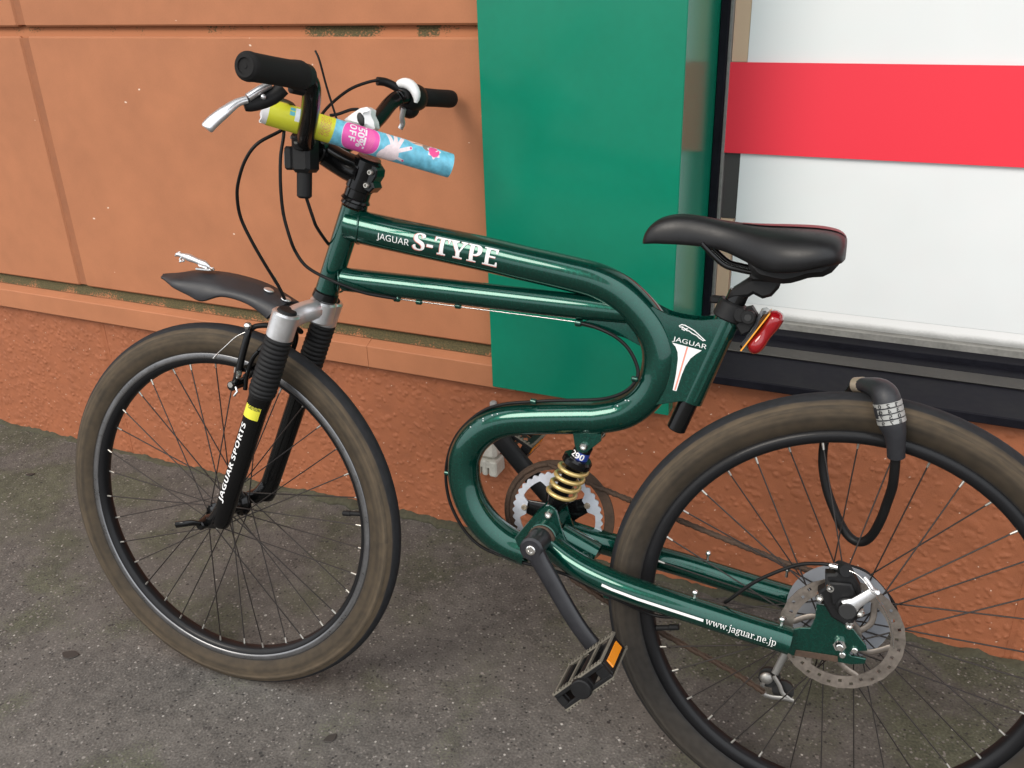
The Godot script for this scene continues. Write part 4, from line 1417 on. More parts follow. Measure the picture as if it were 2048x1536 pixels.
	ball(st, Vector3(-0.7380, 0.9870, 0.226), Vector3(0.0035, 0.0035, 0.0035))
	obj("brake_lever", st, M["cast alloy"], bar)
	st = mk()
	sweep(st, spline(p3([-0.7590, 0.9760, 0.236, -0.7480, 0.9800, 0.226, -0.7350, 0.9880, 0.212, -0.7240, 0.9990, 0.204]), 4), [0.0066, 0.0078, 0.0086, 0.0090, 0.0094, 0.0096, 0.0098, 0.0098, 0.0098, 0.0098, 0.0096, 0.0094, 0.0092], 14, true, 0.8)
	rod(st, Vector3(-0.7060, 1.0146, 0.195), Vector3(-0.7060, 1.0142, 0.178), 0.0155, 20, -1.0, 0.002)
	rod(st, Vector3(-0.7180, 1.0000, 0.196), Vector3(-0.7110, 0.9980, 0.180), 0.0070, 12)
	obj("lever_clamp", st, plastic, bar)
	# far shifter and lever
	st = mk()
	lathe(st, PackedVector2Array([Vector2(0.012, -0.020), Vector2(0.0210, -0.015), Vector2(0.0230, -0.004), Vector2(0.0225, 0.010), Vector2(0.018, 0.018), Vector2(0.012, 0.022)]), along(Vector3(-0.7500, 1.0120, -0.222), Vector3(-0.7530, 1.0110, -0.190)), 24)
	sweep(st, spline(p3([-0.7560, 1.0090, -0.205, -0.7660, 1.0250, -0.196, -0.7800, 1.0330, -0.184, -0.7900, 1.0340, -0.172])), 0.0068, 12)
	ball(st, Vector3(-0.7560, 0.9950, -0.222), Vector3(0.017, 0.017, 0.017))
	obj("shifter_body", st, plastic, bar)
	st = mk()
	var sh := PackedVector3Array()
	for k in 13:
		var a := lerpf(2.35, -0.35, k / 12.0)
		sh.append(Vector3(-0.7540 + cos(a) * 0.0225, 1.0105 + sin(a) * 0.0225, -0.197))
	sweep(st, sh, [0.003, 0.0055, 0.0072, 0.0082, 0.0088, 0.009, 0.009, 0.0088, 0.0084, 0.0078, 0.0068, 0.005, 0.003], 12, true, 1.0)
	obj("shifter_cover", st, M["white plastic"], bar)
	st = mk()
	sweep(st, spline(p3([-0.7560, 0.9940, -0.200, -0.7620, 0.9800, -0.206, -0.7640, 0.9700, -0.212, -0.7690, 0.9620, -0.214])), 0.0048, 10, true, 0.7)
	obj("brake_lever", st, M["cast alloy"], bar)
	# lamp bracket on the near leg of the bar
	st = mk()
	slab(st, -0.8040, -0.7745, 0.8930, 0.9440, 0.034, 0.068, 0.005)
	rod(st, Vector3(-0.7860, 0.9480, 0.066), Vector3(-0.7860, 0.9300, 0.058), 0.0150, 20, 0.017, 0.002)
	slab(st, -0.8175, -0.8035, 0.8960, 0.9290, 0.040, 0.064, 0.003)
	rod(st, Vector3(-0.7905, 0.9080, 0.052), Vector3(-0.7922, 0.8570, 0.052), 0.0110, 22, 0.0108, 0.003)
	obj("lamp_bracket", st, plastic, bar)
	st = mk()
	slab(st, -0.8195, -0.8171, 0.9020, 0.9220, 0.046, 0.060, 0.0008)
	rod(st, Vector3(-0.8010, 0.9400, 0.064), Vector3(-0.8010, 0.9425, 0.0655), 0.0035, 8)
	rod(st, Vector3(-0.7880, 0.9340, 0.075), Vector3(-0.7880, 0.9360, 0.0765), 0.0035, 8)
	obj("bracket_screw", st, M["grey bead"], bar)
	# white bell behind the flyer
	st = mk()
	prism(st, q2([-0.7991,0.9706, -0.786,0.9795, -0.7708,0.9879, -0.76,0.99, -0.7521,0.9855, -0.7532,0.9779, -0.7478,0.9684, -0.746,0.9582, -0.7607,0.9552, -0.7848,0.9598]), -0.104, -0.070, 0.009, true)
	obj("white_bell", st, M["white plastic"], bar)
	st = mk()
	ball(st, Vector3(-0.7655, 0.9715, -0.0705), Vector3(0.0060, 0.0105, 0.0035), Basis(Vector3(0, 0, 1), 0.35))
	obj("bell_slot", st, M["black ink"], bar)

	# ---- saddle
	var saddle := knot("saddle", bike)
	rows = []
	var table := [[-0.3055, 0.8262, 0.0060, 0.8195], [-0.3035, 0.8330, 0.0110, 0.8190], [-0.2985, 0.8415, 0.0155, 0.8195], [-0.2900, 0.8498, 0.0180, 0.8205], [-0.2790, 0.8558, 0.0195, 0.8210], [-0.2620, 0.8600, 0.0210, 0.8215], [-0.2420, 0.8600, 0.0215, 0.8215], [-0.2200, 0.8575, 0.0235, 0.8205], [-0.1980, 0.8545, 0.0285, 0.8175], [-0.1780, 0.8530, 0.0375, 0.8110], [-0.1600, 0.8522, 0.0490, 0.8045], [-0.1430, 0.8522, 0.0605, 0.7990], [-0.1250, 0.8528, 0.0690, 0.7985], [-0.1050, 0.8532, 0.0745, 0.8015], [-0.0870, 0.8530, 0.0760, 0.8065], [-0.0730, 0.8518, 0.0745, 0.8105], [-0.0620, 0.8495, 0.0690, 0.8130], [-0.0545, 0.8455, 0.0590, 0.8150], [-0.0505, 0.8405, 0.0450, 0.8190]]
	var tp := []
	for i in table.size() - 1:
		for k in 3:
			var t := k / 3.0
			var v := []
			for c in 4:
				v.append(cubic_interpolate(table[i][c], table[i + 1][c], table[maxi(i - 1, 0)][c], table[mini(i + 2, table.size() - 1)][c], t))
			tp.append(v)
	tp.append(table[-1])
	for v in tp:
		var c := PackedVector3Array()
		var h: float = v[1] - v[3]
		var half := [[0.0, 0.0], [0.25, 0.01], [0.48, 0.05], [0.68, 0.13], [0.84, 0.26], [0.95, 0.45], [1.0, 0.66], [0.985, 0.85], [0.94, 0.97], [0.80, 1.0], [0.40, 0.93]]
		for k in range(half.size() - 1, 0, -1):
			c.append(Vector3(v[0], v[1] - h * half[k][1], -v[2] * half[k][0]))
		for k in half.size():
			c.append(Vector3(v[0], v[1] - h * half[k][1], v[2] * half[k][0]))
		rows.append(c)
	st = mk()
	sheet(st, rows)
	fan(st, rows[0], true)
	fan(st, rows[-1])
	obj("saddle_cover", st, M["saddle leather"], saddle)
	# dark red inlay on the far half of the top
	st = mk()
	st.set_smooth_group(1)
	var inl := []
	for i in range(27, tp.size() - 1):
		var v = tp[i]
		var h: float = v[1] - v[3]
		var t := float(i - 27) / (tp.size() - 28)
		var w := sin(t * PI * 0.62 + 0.15)
		var c := PackedVector3Array()
		for k in 6:
			var q := lerpf(-0.30, -0.30 + 1.12 * w, k / 5.0)
			var dy := 0.34 * pow(absf(q), 3.2)
			c.append(Vector3(v[0], v[1] - h * dy + 0.0009, -v[2] * q))
		inl.append(c)
	for i in inl.size() - 1:
		for k in 5:
			quad(st, inl[i][k], inl[i + 1][k], inl[i + 1][k + 1], inl[i][k + 1])
	obj("red_inlay", st, M["dark red vinyl"], saddle)
	st = mk()
	for s in [1.0, -1.0]:
		var rp := PackedVector3Array()
		for p in p3([-0.2258,0.8255,0.022, -0.2109,0.812,0.022, -0.194,0.7994,0.022, -0.1759,0.7954,0.022, -0.156,0.7926,0.022, -0.132,0.788,0.022]):
			rp.append(Vector3(p.x, p.y, p.z * s))
		sweep(st, spline(rp), 0.0036, 10)
	obj("rail", st, black, saddle)
	st = mk()
	prism(st, q2([-0.1660, 0.8080, -0.1576, 0.7920, -0.1500, 0.7880, -0.1420, 0.7864, -0.1310, 0.7845, -0.1199, 0.7837, -0.1100, 0.7855, -0.1024, 0.7882, -0.0911, 0.7930, -0.0840, 0.7945, -0.0737, 0.7960, -0.0640, 0.8020, -0.0570, 0.8120, -0.0640, 0.8190, -0.1100, 0.8150]), -0.046, 0.046, 0.007, true)
	obj("saddle_base", st, plastic, saddle)
	var post := knot("seat_post", bike)
	st = mk()
	rod(st, Vector3(-0.1850, 0.7330, 0), Vector3(-0.1745, 0.7640, 0), 0.0134, 22)
	obj("post_tube", st, black, post)
	st = mk()
	prism(st, q2([-0.1880, 0.7560, -0.1830, 0.7690, -0.1650, 0.7830, -0.1480, 0.7890, -0.1230, 0.7840, -0.1250, 0.7740, -0.1330, 0.7630, -0.1440, 0.7590, -0.1560, 0.7640, -0.1610, 0.7600]), -0.0150, 0.0150, 0.004, true)
	obj("post_head", st, plastic, post)
	st = mk()
	slab(st, -0.1620, -0.1180, 0.7830, 0.7930, -0.0290, 0.0290, 0.003)
	obj("rail_clamp", st, plastic, post)
	st = mk()
	rod(st, Vector3(-0.1875, 0.7270, 0), Vector3(-0.1795, 0.7500, 0), 0.0205, 26, 0.0195, 0.002)
	rod(st, Vector3(-0.1690, 0.7360, -0.006), Vector3(-0.1690, 0.7360, 0.0200), 0.0095, 16, -1.0, 0.0015)
	slab(st, -0.2140, -0.1930, 0.7430, 0.7530, -0.030, -0.018, 0.002)
	obj("seat_clamp", st, plastic, post)

	# ---- tail lamp
	var tail := knot("tail_light", bike)
	st = mk()
	sweep(st, spline(p2([-0.1225, 0.7425, -0.1245, 0.7375, -0.1278, 0.7300, -0.1328, 0.7200, -0.1383, 0.7110, -0.1438, 0.7018, -0.1500, 0.6925, -0.1545, 0.6875]), 3), [0.0030, 0.0068, 0.0088, 0.0102, 0.0110, 0.0112, 0.0112, 0.0110, 0.0107, 0.0102, 0.0098, 0.0097, 0.0098, 0.0101, 0.0106, 0.0110, 0.0112, 0.0110, 0.0102, 0.0086, 0.0066, 0.0030], 24, true, 1.75, Vector3(0, 0, 1), 2.6)
	obj("red_lens", st, M["red lens"], tail)
	st = mk()
	var sa := Vector3(-0.1635, 0.6893, 0)
	var sb := Vector3(-0.1322, 0.7412, 0)
	var sn := Vector3(-(sb - sa).y, (sb - sa).x, 0).normalized() * 0.0016
	prism(st, PackedVector2Array([Vector2(sa.x, sa.y), Vector2(sb.x, sb.y), Vector2(sb.x + sn.x, sb.y + sn.y), Vector2(sa.x + sn.x, sa.y + sn.y)]), -0.0205, 0.0205)
	obj("amber_seam", st, M["amber seam"], tail)
	st = mk()
	prism(st, q2([-0.1338, 0.7418, -0.1390, 0.7445, -0.1450, 0.7425, -0.1478, 0.7340, -0.1530, 0.7180, -0.1650, 0.6985, -0.1668, 0.6930, -0.1650, 0.6900]), -0.0185, 0.0185, 0.004, true)
	obj("lamp_back", st, M["clear shell"], tail)
	st = mk()
	rod(st, Vector3(-0.1590, 0.7350, 0.004), Vector3(-0.1590, 0.7350, 0.024), 0.0090, 20, -1.0, 0.001)
	prism(st, q2([-0.1720, 0.7420, -0.1560, 0.7470, -0.1460, 0.7330, -0.1560, 0.7140, -0.1660, 0.7080, -0.1760, 0.7220]), -0.010, 0.012, 0.002)
	obj("lamp_bracket", st, plastic, tail)
	st = mk()
	rod(st, Vector3(-0.1590, 0.7350, 0.024), Vector3(-0.1590, 0.7350, 0.0255), 0.0045, 16)
	obj("hinge_screw", st, M["black ink"], tail)

	# ---- cranks, chain, pedals
	var cranks := knot("crankset", bike)
	var bb := Vector3(-0.4195, 0.3885, 0)
	var ring := func(r: float, teeth: int, amp: float, n: int):
		var o := PackedVector2Array()
		for j in n:
			var a := TAU * j / n
			o.append(Vector2(cos(a), sin(a)) * (r + amp * pow(absf(cos(a * teeth * 0.5)), 1.5)))
		return o
	st = mk()
	hoop(st, ring.call(0.0885, 1, 0.0, 96), ring.call(0.0735, 1, 0.0, 96), -0.0545, -0.0515, Transform3D(Basis(), bb))
	obj("outer_chainring", st, M["rusty steel"], cranks)
	st = mk()
	var inn := PackedVector2Array()
	for j in 228:
		var a := TAU * j / 228
		var k := absf(fposmod(a * 5.0 / TAU - 0.40, 1.0) - 0.5) * 2.0
		inn.append(Vector2(cos(a), sin(a)) * lerpf(0.0500, 0.0610, smoothstep(0.30, 0.52, 1.0 - k)))
	hoop(st, ring.call(0.0690, 38, 0.0036, 228), inn, -0.0470, -0.0445, Transform3D(Basis(), bb))
	obj("inner_chainring", st, M["chainring alloy"], cranks)
	st = mk()
	for k in 5:
		var a := TAU * (k + 0.40) / 5.0
		var d := Vector3(cos(a), sin(a), 0)
		sweep(st, PackedVector3Array([bb + Vector3(0, 0, -0.048), bb + d * 0.03 + Vector3(0, 0, -0.0495), bb + d * 0.056 + Vector3(0, 0, -0.0500)]), [0.022, 0.0150, 0.0110], 14, true, 0.16, Vector3(0, 0, 1))
	rod(st, bb + Vector3(0, 0, -0.060), bb + Vector3(0, 0, -0.036), 0.021, 24)
	obj("spider", st, black, cranks)
	for k in 5:
		var a := TAU * (k + 0.40) / 5.0
		bolt("ring_bolt", bb + Vector3(cos(a) * 0.0535, sin(a) * 0.0535, -0.0445), 0.0048, cranks, M["worn brass"], Vector3(0, 0, 1), 0.003)
	st = mk()
	var ck := spline(p3([-0.4195, 0.3885, 0.078, -0.4060, 0.3700, 0.080, -0.3870, 0.3440, 0.083, -0.3680, 0.3180, 0.086, -0.3440, 0.2880, 0.090, -0.3160, 0.2600, 0.094]), 5)
	var cr := []
	for i in ck.size():
		var t := float(i) / (ck.size() - 1)
		cr.append(0.0170 - 0.0030 * smoothstep(0.0, 0.2, t) - 0.0022 * t + 0.0010 * smoothstep(0.85, 1.0, t))
	sweep(st, ck, cr, 20, true, 0.52, Vector3(0, 0, 1), 3.0)
	rod(st, Vector3(-0.4195, 0.3885, 0.040), Vector3(-0.4195, 0.3885, 0.0865), 0.0170, 26, 0.0175, 0.003)
	obj("crank_arm", st, M["crank alloy"], cranks)
	bolt("crank_bolt", Vector3(-0.4195, 0.3885, 0.0865), 0.0072, cranks, steel, Vector3(0, 0, 1), 0.002)
	st = mk()
	var fk := spline(p3([-0.4195, 0.3885, -0.074, -0.4512, 0.4130, -0.080, -0.4800, 0.4390, -0.083, -0.5130, 0.4700, -0.086, -0.5400, 0.4960, -0.088]), 5)
	sweep(st, fk, 0.0150, 16, true, 0.5, Vector3(0, 0, 1), 3.0)
	obj("crank_arm", st, M["black plastic"], cranks)

	# chain: one mesh of links along its run
	var run_c := p3([-0.0880, 0.1500, -0.066, -0.1361, 0.1790, -0.057, -0.1736, 0.1951, -0.053, -0.2510, 0.2236, -0.053, -0.3326, 0.2560, -0.053, -0.3900, 0.2830, -0.053, -0.4100, 0.3040, -0.053])
	for k in 15:
		var a := lerpf(-PI * 0.56, -PI * 1.42, k / 14.0)
		run_c.append(bb + Vector3(cos(a) * 0.0835, sin(a) * 0.0835, -0.053))
	run_c.append_array(p3([-0.3592, 0.4434, -0.053, -0.3091, 0.4306, -0.052, -0.1614, 0.3935, -0.049, -0.0732, 0.3730, -0.046, -0.0100, 0.3650, -0.044]))
	var cs := PackedVector3Array()
	var left := 0.0
	for i in run_c.size() - 1:
		var l := run_c[i].distance_to(run_c[i + 1])
		var s := left
		while s < l:
			cs.append(run_c[i].lerp(run_c[i + 1], s / l))
			s += 0.0115
		left = s - l
	st = mk()
	for i in cs.size() - 1:
		var f := along(cs[i], cs[i + 1])
		var d := (cs[i + 1] - cs[i])
		var up := Vector3(-d.y, d.x, 0).normalized()
		var w: float = 0.0034 if i % 2 == 0 else 0.0022
		for s in [1.0, -1.0]:
			sweep(st, PackedVector3Array([cs[i] - d * 0.18 + Vector3(0, 0, w * s), cs[i] + d * 0.1 + Vector3(0, 0, w * s), cs[i] + d * 0.5 + Vector3(0, 0, w * s), cs[i] + d * 0.9 + Vector3(0, 0, w * s), cs[i] + d * 1.18 + Vector3(0, 0, w * s)]), [0.0022, 0.0042, 0.0031, 0.0042, 0.0022], 6, true, 0.25)
		rod(st, cs[i] + Vector3(0, 0, -0.0044), cs[i] + Vector3(0, 0, 0.0044), 0.0022, 6)
	obj("chain", st, M["rusty steel"], bike)

	# pedals
	for side in 2:
		var pedal := knot("pedal", bike)
		var px: Vector3 = Vector3(-0.6905, 0.6885, 0.0).normalized()
		var f := Transform3D(Basis(Vector3(0.690, 0.724, 0).normalized(), Vector3(-0.724, 0.690, 0).normalized(), Vector3(0, 0, 1)), Vector3(-0.3105, 0.2560, 0.143))
		if side == 1:
			f = Transform3D(Basis(Vector3(0.88, -0.47, 0).normalized(), Vector3(0.47, 0.88, 0).normalized(), Vector3(0, 0, 1)), Vector3(-0.5260, 0.4850, -0.140))
		# body: axle barrel and two end bars
		st = mk()
		rod(st, f * Vector3(0, 0, -0.050), f * Vector3(0, 0, 0.043), 0.0112, 20, 0.0125, 0.002)
		slab(st, 0.030, 0.044, -0.0115, 0.0115, -0.036, 0.036, 0.002, f)
		slab(st, -0.044, -0.032, -0.0115, 0.0115, -0.036, 0.036, 0.002, f)
		slab(st, -0.040, 0.040, -0.0085, 0.0085, -0.0405, -0.0350, 0.001, f)
		# outer side plate with two windows
		slab(st, -0.0440, 0.0440, 0.0062, 0.0120, 0.0355, 0.0415, 0.001, f)
		slab(st, -0.0440, 0.0440, -0.0120, -0.0062, 0.0355, 0.0415, 0.001, f)
		slab(st, -0.0440, -0.0330, -0.0064, 0.0064, 0.0357, 0.0413, 0.0, f)
		slab(st, -0.0180, 0.0150, -0.0064, 0.0064, 0.0357, 0.0413, 0.0, f)
		slab(st, 0.0290, 0.0440, -0.0064, 0.0064, 0.0357, 0.0413, 0.0, f)
		obj("pedal_body", st, M["black plastic"], pedal)
		st = mk()
		rod(st, f * Vector3(-0.002, 0, 0.0405), f * Vector3(-0.002, 0, 0.0480), 0.0148, 24, 0.0140, 0.0015)
		obj("axle_cap", st, M["black plastic"], pedal)
		# dusty toothed cage rims on both faces
		st = mk()
		for yy in [0.0125, -0.0125]:
			for zz in [-0.0385, 0.0385]:
				slab(st, -0.045, 0.045, yy - 0.0012, yy + 0.0012, zz - 0.0030, zz + 0.0030, 0.0008, f)
				for k in 15:
					slab(st, -0.044 + k * 0.006, -0.0408 + k * 0.006, yy - (0.0 if yy > 0 else 0.0030), yy + (0.0030 if yy > 0 else 0.0), zz - 0.0026, zz + 0.0026, 0.0, f)
			slab(st, 0.0405, 0.0450, yy - 0.0012, yy + 0.0012, -0.037, 0.037, 0.0, f)
			slab(st, -0.0450, -0.0405, yy - 0.0012, yy + 0.0012, -0.037, 0.037, 0.0, f)
			slab(st, 0.012, 0.017, yy - 0.0016, yy + 0.0010, -0.037, 0.037, 0.0, f)
			slab(st, -0.019, -0.014, yy - 0.0016, yy + 0.0010, -0.037, 0.037, 0.0, f)
		obj("cage_rim", st, M["dusty plastic"], pedal)
		for s in [1.0, -1.0]:
			st = mk()
			slab(st, 0.0435 * s - 0.0015, 0.0435 * s + 0.0022, -0.0062, 0.0062, -0.026, 0.026, 0.0006, f)
			obj("reflector", st, M["orange reflector"], pedal)

	# ---- rear derailleur on the far side
	var mech := knot("derailleur", bike)
	st = mk()
	sweep(st, spline(p3([-0.0080, 0.2950, -0.070, -0.0450, 0.2500, -0.078, -0.0633, 0.2112, -0.080, -0.0745, 0.1760, -0.080])), 0.0058, 10, true, 0.5)
	ball(st, Vector3(-0.0860, 0.1660, -0.079), Vector3(0.0100, 0.0100, 0.005))
	sweep(st, spline(p3([-0.0905, 0.1583, -0.076, -0.0900, 0.1420, -0.076, -0.0760, 0.1380, -0.076, -0.0568, 0.1400, -0.076, -0.0430, 0.1395, -0.076])), 0.0036, 10, true, 0.4)
	sweep(st, spline(p3([-0.0760, 0.1740, -0.076, -0.0660, 0.1600, -0.076, -0.0600, 0.1480, -0.076, -0.0480, 0.1400, -0.076])), 0.0034, 10, true, 0.4)
	obj("cage_plate", st, M["dull alloy"], mech)
	st = mk()
	for e in [Vector3(-0.0820, 0.1640, -0.088), Vector3(-0.0600, 0.1470, -0.088)]:
		rod(st, e - Vector3(0, 0, 0.003), e + Vector3(0, 0, 0.003), 0.0165, 18)
	obj("jockey_wheel", st, M["black ink"], mech)

	# ---- rear disc caliper
	var cal := knot("rear_caliper", bike)
	st = mk()
	prism(st, q2([-0.0283,0.4209, -0.0164,0.4232, -0.0103,0.4357, 0.0004,0.4334, 0.0149,0.4119, 0.0228,0.3838, 0.0157,0.3682, 0.0115,0.3531, 0.0022,0.3546, -0.0139,0.3619, -0.0268,0.3807, -0.0345,0.3951, -0.0261,0.4021]), 0.052, 0.073, 0.003, true)
	prism(st, q2([-0.022, 0.414, 0.004, 0.416, 0.014, 0.396, 0.006, 0.380, -0.016, 0.384]), 0.072, 0.080, 0.002, true)
	rod(st, Vector3(0.0030, 0.3845, 0.066), Vector3(0.0030, 0.3845, 0.0850), 0.0150, 24, 0.0142, 0.002)
	rod(st, Vector3(-0.0120, 0.4290, 0.060), Vector3(-0.0040, 0.4330, 0.078), 0.0085, 14)
	obj("caliper_body", st, plastic, cal)
	st = mk()
	sweep(st, PackedVector3Array([Vector3(0.0030, 0.3870, 0.0870), Vector3(0.0120, 0.3960, 0.0875), Vector3(0.0300, 0.4140, 0.0860)]), [0.0125, 0.0078, 0.0066], 12, true, 0.35)
	rod(st, Vector3(0.0290, 0.4130, 0.080), Vector3(0.0350, 0.4170, 0.092), 0.0045, 14, 0.0035, 0.001)
	sweep(st, p3([0.0300, 0.4150, 0.082, 0.0220, 0.4250, 0.080, 0.0180, 0.4280, 0.078]), 0.0026, 8)
	obj("caliper_arm", st, M["cast alloy"], cal)
	st = mk()
	rod(st, Vector3(0.0030, 0.3840, 0.0880), Vector3(0.0030, 0.3840, 0.0925), 0.0108, 20, -1.0, 0.001)
	obj("pivot_cap", st, M["black ink"], cal)
	for e in [Vector3(-0.0199, 0.4055, 0.0745), Vector3(-0.0310, 0.3870, 0.0680), Vector3(0.0087, 0.3560, 0.0690), Vector3(0.0190, 0.3780, 0.0730)]:
		bolt("caliper_bolt", e, 0.0054, cal, steel, Vector3(0, 0, 1), 0.0065)
	st = mk()
	sweep(st, spline(p3([-0.0060, 0.4330, 0.074, 0.0080, 0.4310, 0.078, 0.0200, 0.4230, 0.082, 0.0280, 0.4150, 0.088, 0.0480, 0.3860, 0.075, 0.0600, 0.3560, 0.066, 0.0660, 0.3300, 0.062])), 0.0010, 6)
	rod(st, Vector3(-0.0240, 0.4325, 0.070), Vector3(-0.0140, 0.4335, 0.072), 0.0040, 10)
	obj("bare_wire", st, steel, cal)

	# ---- cables
	var cables := [["brake_cable", [-0.7472,0.9838,0.2, -0.7632,0.988,0.15, -0.7969,0.9829,0.065, -0.8183,0.9642,0.045, -0.824,0.9511,0.055, -0.8478,0.9316,0.08, -0.8666,0.9076,0.085, -0.8837,0.8753,0.08, -0.8934,0.8504,0.07, -0.8958,0.8232,0.06, -0.8871,0.7917,0.05, -0.8756,0.7571,0.036, -0.8642,0.7186,0.016, -0.8604,0.6973,0.006]], ["brake_cable", [-0.8146,0.9795,0.05, -0.8249,0.9641,0.045, -0.8221,0.9405,0.055, -0.8246,0.9129,0.06, -0.8261,0.8733,0.06, -0.8261,0.8328,0.055, -0.8187,0.7959,0.05, -0.8152,0.7767,0.042, -0.8035,0.7587,0.038, -0.7853,0.7467,0.034, -0.7595,0.7373,0.032, -0.7429,0.7314,0.03, -0.7111,0.7209,0.02, -0.6672,0.7148,0.008]], ["shift_cable", [-0.7906,0.8586,0.05, -0.7846,0.8281,0.042, -0.7839,0.815,0.034, -0.7799,0.7941,0.016, -0.785,0.7795,-0.012]], ["shift_cable", [-0.7843,1.036,-0.17, -0.8021,1.031,-0.16, -0.822,1.019,-0.14, -0.836,0.9974,-0.11, -0.8391,0.9767,-0.08, -0.8233,0.9547,-0.04, -0.8107,0.9339,-0.01]], ["rear_brake_cable", [-0.3897,0.7045,0.006, -0.3635,0.701,0.01, -0.3363,0.6927,0.014, -0.3165,0.68,0.016, -0.3035,0.6632,0.018, -0.2969,0.6457,0.02, -0.3006,0.6317,0.022, -0.3113,0.6186,0.022, -0.3297,0.6076,0.02, -0.3562,0.5991,0.016, -0.4177,0.5893,0.012, -0.4474,0.5839,0.012, -0.4923,0.5742,0.01, -0.5275,0.5579,0.008, -0.5597,0.5269,0.005, -0.5794,0.4932,0, -0.5871,0.456,0, -0.5845,0.4199,0, -0.5736,0.3889,0, -0.5523,0.3573,0, -0.5251,0.3373,0, -0.4881,0.3275,0, -0.4488,0.329,0.01]], ["rear_brake_cable", [-0.1494,0.3374,0.03, -0.1474,0.3448,0.045, -0.1111,0.3873,0.055, -0.0667,0.4197,0.06, -0.037,0.4312,0.066, -0.0147,0.4338,0.07]], ["rear_brake_cable", [-0.5045,0.346,0.02, -0.4681,0.3368,0.02, -0.4465,0.3334,0.02, -0.3822,0.3437,0.05, -0.3446,0.3357,0.055, -0.3123,0.3281,0.06, -0.2877,0.3153,0.05, -0.2579,0.296,0.03, -0.2361,0.2947,0.03, -0.2087,0.2998,0.03]], ["shift_cable", [0.0085,0.3798,-0.06, 0.0305,0.3745,-0.06, 0.0579,0.3512,-0.06, 0.0734,0.3314,-0.06, 0.0792,0.3114,-0.06, 0.0764,0.2952,-0.06]], ["shift_cable", [-0.8220, 0.9760, -0.075, -0.8100, 0.9790, -0.082, -0.7960, 0.9860, -0.095, -0.7850, 0.9870, -0.10]]]
	for e in cables:
		tube(e[0], spline(p3(e[1]), 8), 0.0025, M["cable housing"], bike, 10)
	tube("loose_cable_end", spline(p3([-0.824,1.067,-0.04, -0.8171,1.053,-0.04, -0.8119,1.017,-0.05, -0.8027,0.9745,-0.06, -0.7981,0.9601,-0.06]), 6), 0.0017, M["cable housing"], bike, 8)
	st = mk()
	sweep(st, p3([-0.6656,0.7131,0, -0.4474,0.706,0, -0.3913,0.7038,0]), 0.0010, 6)
	obj("bare_cable", st, steel, bike)
	st = mk()
	rod(st, Vector3(-0.8760, 0.7320, 0.012), Vector3(-0.8714, 0.7166, 0.005), 0.0030, 10)
	obj("cable_ferrule", st, steel, bike)
	var ce := p3([-0.6683,0.7144,0.004, -0.3879,0.7037,0.006, -0.3003,0.6368,0.022, -0.4465,0.5849,0.014, -0.5846,0.45,0, -0.4519,0.331,0.008, -0.6343,0.7115,0, -0.5718,0.7109,0, -0.313,0.3253,0.055])
	for k in ce.size():
		st = mk()
		var big := 0.0052 if k in [0, 1, 8] else 0.0042
		var q := ce[k]
		rod(st, q - Vector3(0.0045, 0, 0), q + Vector3(0.0045, 0, 0), big, 12, -1.0, 0.001)
		if k in [0, 1, 6, 7]:
			slab(st, q.x - 0.004, q.x + 0.004, q.y, q.y + 0.012, -0.002, 0.002)
		obj("cable_clip", st, green, bike)

func hoop_cell(st: SurfaceTool, at: Transform3D, r0: float, ra: float, rb: float, a0: float, a1: float, h: float) -> void:
	st.set_smooth_group(-1)
	var p := [Vector2(cos(a0), sin(a0)) * r0, Vector2(cos(a0), sin(a0)) * ra, Vector2(cos(a1), sin(a1)) * rb, Vector2(cos(a1), sin(a1)) * r0]
	var f := func(i: int, z: float): return at * Vector3(p[i].x, p[i].y, z)
	quad(st, f.call(0, h), f.call(1, h), f.call(2, h), f.call(3, h))
	quad(st, f.call(0, -h), f.call(3, -h), f.call(2, -h), f.call(1, -h))
	for i in 4:
		var k := (i + 1) % 4
		quad(st, f.call(i, -h), f.call(i, h), f.call(k, h), f.call(k, -h))

func patch(st: SurfaceTool, spot: Callable, nu: int, nv: int) -> void:
	st.set_smooth_group(1)
	for i in nu:
		for k in nv:
			var a: Vector3 = spot.call(float(i) / nu, float(k) / nv)
			var b: Vector3 = spot.call(float(i + 1) / nu, float(k) / nv)
			var c: Vector3 = spot.call(float(i + 1) / nu, float(k + 1) / nv)
			var d: Vector3 = spot.call(float(i) / nu, float(k + 1) / nv)
			quad(st, a, b, c, d)

